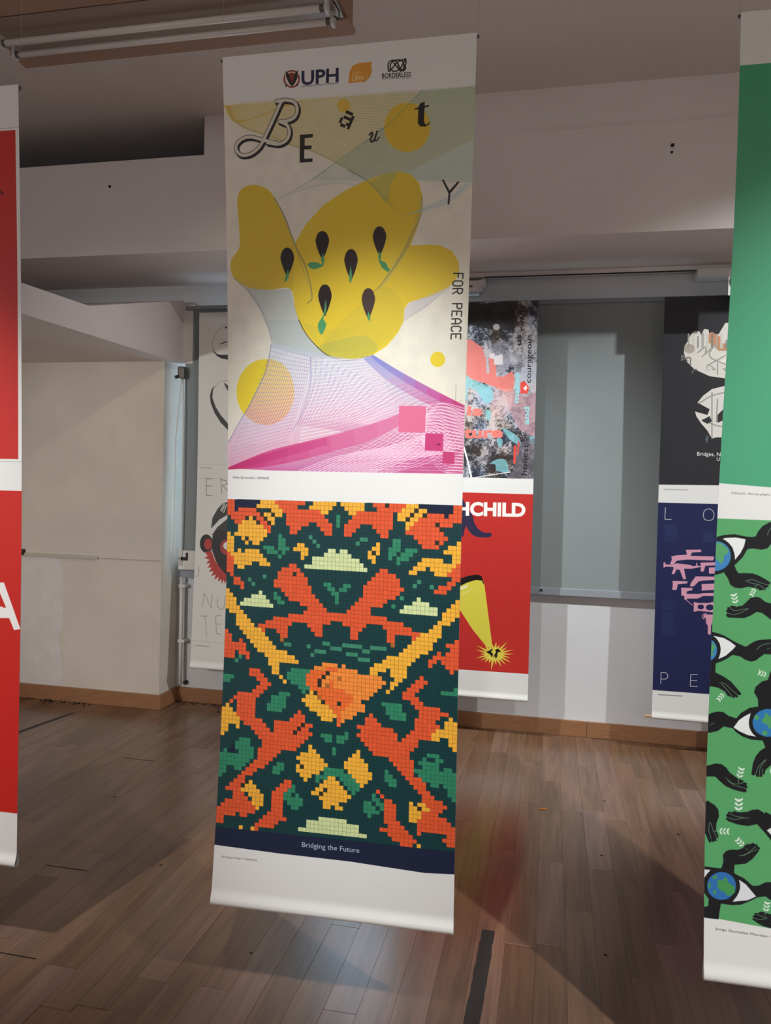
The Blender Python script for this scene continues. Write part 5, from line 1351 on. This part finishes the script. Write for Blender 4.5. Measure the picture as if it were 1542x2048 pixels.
def build_banner(name, key, B, res, base, label, hang_z, dowel=(0.0, 0.0)):
    h_mm = (B.zt - B.zb) * 1000
    cv = Canvas(700, h_mm, res, base); run_art(key, cv)
    pm = print_material('print_' + key, cv)
    root = empty(name, B.pt(0, B.zt))
    # printed sheet, bowed as it hangs
    bm = bmesh.new(); uvl = bm.loops.layers.uv.new('print'); NU, NV = 14, 72; zlo = B.zb + 0.055
    V = []
    for j in range(NV + 1):
        z = B.zt + (zlo - B.zt) * j / NV
        V.append([bm.verts.new(B.pt(-W2 + 0.7 * i / NU, z)) for i in range(NU + 1)])
    for j in range(NV):
        for i in range(NU):
            f = bm.faces.new((V[j][i], V[j + 1][i], V[j + 1][i + 1], V[j][i + 1])); f.smooth = True
            for lp, (a, b) in zip(f.loops, ((i, j), (i, j + 1), (i + 1, j + 1), (i + 1, j))):
                z = B.zt + (zlo - B.zt) * b / NV
                lp[uvl].uv = (a / NU, 1 - (B.zt - z) / (B.zt - B.zb))
    me = bpy.data.meshes.new('printed_sheet'); bm.to_mesh(me); bm.free()
    me.materials.append(pm); me.materials.append(M_back)
    o = bpy.data.objects.new('printed_sheet', me); COL.objects.link(o)
    so = o.modifiers.new('thickness', 'SOLIDIFY'); so.thickness = 0.0007; so.offset = -1; so.material_offset = 1; so.use_rim = False
    at_root(o, root)
    # hem at the foot: the sheet turned back on itself into a soft teardrop roll
    prof = [(0.0, 0.0552), (0.0001, 0.049), (-0.0002, 0.041), (-0.002, 0.031), (-0.0055, 0.021), (-0.0075, 0.012), (-0.006, 0.003), (-0.0005, -0.001), (0.006, 0.003), (0.010, 0.012), (0.009, 0.026), (0.005, 0.042), (0.0015, 0.0552)]
    bm = bmesh.new(); R = []
    for i in range(NU + 1):
        u = -W2 + 0.7 * i / NU
        ring = []
        for dy, dz in prof:
            zz = B.zb + dz
            p = B.pt(u, max(B.zb + dz, B.zb + 0.03)); p = p + B.n * dy * 1.25; p.z = zz; ring.append(bm.verts.new(p))
        R.append(ring)
    for A, C_ in zip(R, R[1:]):
        for k in range(len(prof) - 1):
            f = bm.faces.new((A[k], A[k + 1], C_[k + 1], C_[k])); f.smooth = True
    hem = link('bottom_hem', bm, M_back); at_root(hem, root)
    if dowel[0] or dowel[1]:
        bm = bmesh.new(); c = B.zb + 0.013
        a = B.pt(-W2, B.zb + 0.056) - B.w * dowel[0]; b = B.pt(W2, B.zb + 0.056) + B.w * dowel[1]
        a.z = b.z = c
        add_tube(bm, [a, b], 0.0085, 12); at_root(link('dowel', bm, M_dowel), root)
    # top rod in a narrow sleeve
    a = B.pt(-W2, B.zt) - B.w * 0.006; b = B.pt(W2, B.zt) + B.w * 0.006
    bm = bmesh.new(); add_tube(bm, [a + B.n * 0.006 - Vector((0, 0, 0.007)), b + B.n * 0.006 - Vector((0, 0, 0.007))], 0.0038, 10); at_root(link('top_rod', bm, M_grey), root)
    bm = bmesh.new(); a = B.pt(-W2, B.zt); b = B.pt(W2, B.zt); sl = []
    for p in (a, b):
        sl.append([bm.verts.new(p + B.n * dy + Vector((0, 0, dz))) for dy, dz in ((0.003, -0.022), (0.003, -0.001), (0.006, 0.0005), (0.0125, -0.002), (0.0125, -0.014), (0.005, -0.022))])
    for k in range(6): bm.faces.new((sl[0][k], sl[0][(k + 1) % 6], sl[1][(k + 1) % 6], sl[1][k])).smooth = True
    at_root(link('top_sleeve', bm, M_back), root)
    for u in (-W2 - 0.003, W2 + 0.003):
        p = B.pt(u, B.zt) + B.n * 0.006 - Vector((0, 0, 0.007))
        bm = bmesh.new(); add_tube(bm, [p, Vector((p.x, p.y, hang_z + 0.002))], 0.0004, 5); at_root(link('hanging_cord', bm, M_cord), root)
    tag(root, label, 'banner', 'poster banners hung on cords')
    return root


WHITE = 'e4e3e0'
build_banner('hanging_banner', 'center', Banner(-0.5748, 2.0052, 0.0177, ZA, [0.0324, 0.0838, 0.109, 0.0978, 0.0628, 0.0], [0.0699, 0.0245, -0.0218, -0.0325, -0.0132, 0.0], 2.6814, 0.2922, 0.0),
             1.5, WHITE, 'tall banner with yellow tulip poster above a pixel-mosaic poster in teal and red', ZC)
build_banner('hanging_banner', 'green', Banner(0.7611, 2.0382, 0.0177, ZA, [-0.0121, 0.0521, 0.0541, 0.0271, -0.014, 0.0], [-0.0121, 0.0521, 0.0541, 0.0271, -0.014, 0.0], 2.6782, 0.2892, 0.0),
             1.3, WHITE, 'tall green banner with black hands and globe eyes, cut by the frame', ZC)
build_banner('hanging_banner', 'red', Banner(-1.9464, 2.036, 0.0177, ZA, [0.0399, 0.0417, 0.0445, 0.0381, 0.0233, 0.0], [0.0399, 0.0417, 0.0445, 0.0381, 0.0233, 0.0], 2.684, 0.2948, 0.0),
             1.0, WHITE, 'tall plain red banner with white borders and a large white letter A', ZC)
build_banner('hanging_banner', 'backmid', Banner(-0.4655, 4.74, 0.0, ZB, [0.0007, -0.0002, -0.0007, -0.0005, 0.0], [0.0007, -0.0002, -0.0007, -0.0005, 0.0], 2.6629, 0.2342, -0.0045),
             1.2, WHITE, 'banner with grey speckled poster above a red flashlight poster, at the window', 2.87)
build_banner('hanging_banner', 'backright', Banner(0.9556, 4.74, 0.0, ZB, [-0.0047, 0.0005, 0.005, 0.0042, 0.0], [-0.0047, 0.0005, 0.005, 0.0042, 0.0], 2.664, 0.1977, -0.0042),
             1.2, WHITE, 'banner with black bridges poster above a navy poster of pink guns', 2.87, dowel=(0.04, 0.01))
build_banner('hanging_banner', 'backleft', Banner(-1.9614, 4.74, 0.0, ZB, [-0.0243, 0.0052, 0.0245, 0.0196, 0.0], [-0.0243, 0.0052, 0.0245, 0.0196, 0.0], 2.64, 0.2812, 0.0049),
             1.2, 'dedcd6', 'white banner with line-drawn ovals and a black ape face near the pillar', 2.87)

# small white card with a ring, hung beside the green banner
r = empty('hanging_card', (1.0, 4.5, 2.74))
bm = bmesh.new(); add_box(bm, (0.900, 4.500, 2.605), (1.10, 4.503, 2.742), 0.001); at_root(link('card', bm, M_back), r)
bm = bmesh.new(); ring = [(0.975 + 0.062 * math.cos(2 * PI * k / 28), 4.4985, 2.682 + 0.05 * math.sin(2 * PI * k / 28)) for k in range(29)]
add_tube(bm, ring, 0.0055, 6, False); at_root(link('printed_ring', bm, M_dark), r)
for x in (0.91, 1.09):
    bm = bmesh.new(); add_tube(bm, [(x, 4.5015, 2.735), (x, 4.5015, 2.872)], 0.0008, 5); at_root(link('hanging_cord', bm, M_cord), r)
tag(r, 'small white card with a black ring, half hidden by the green banner', 'card')
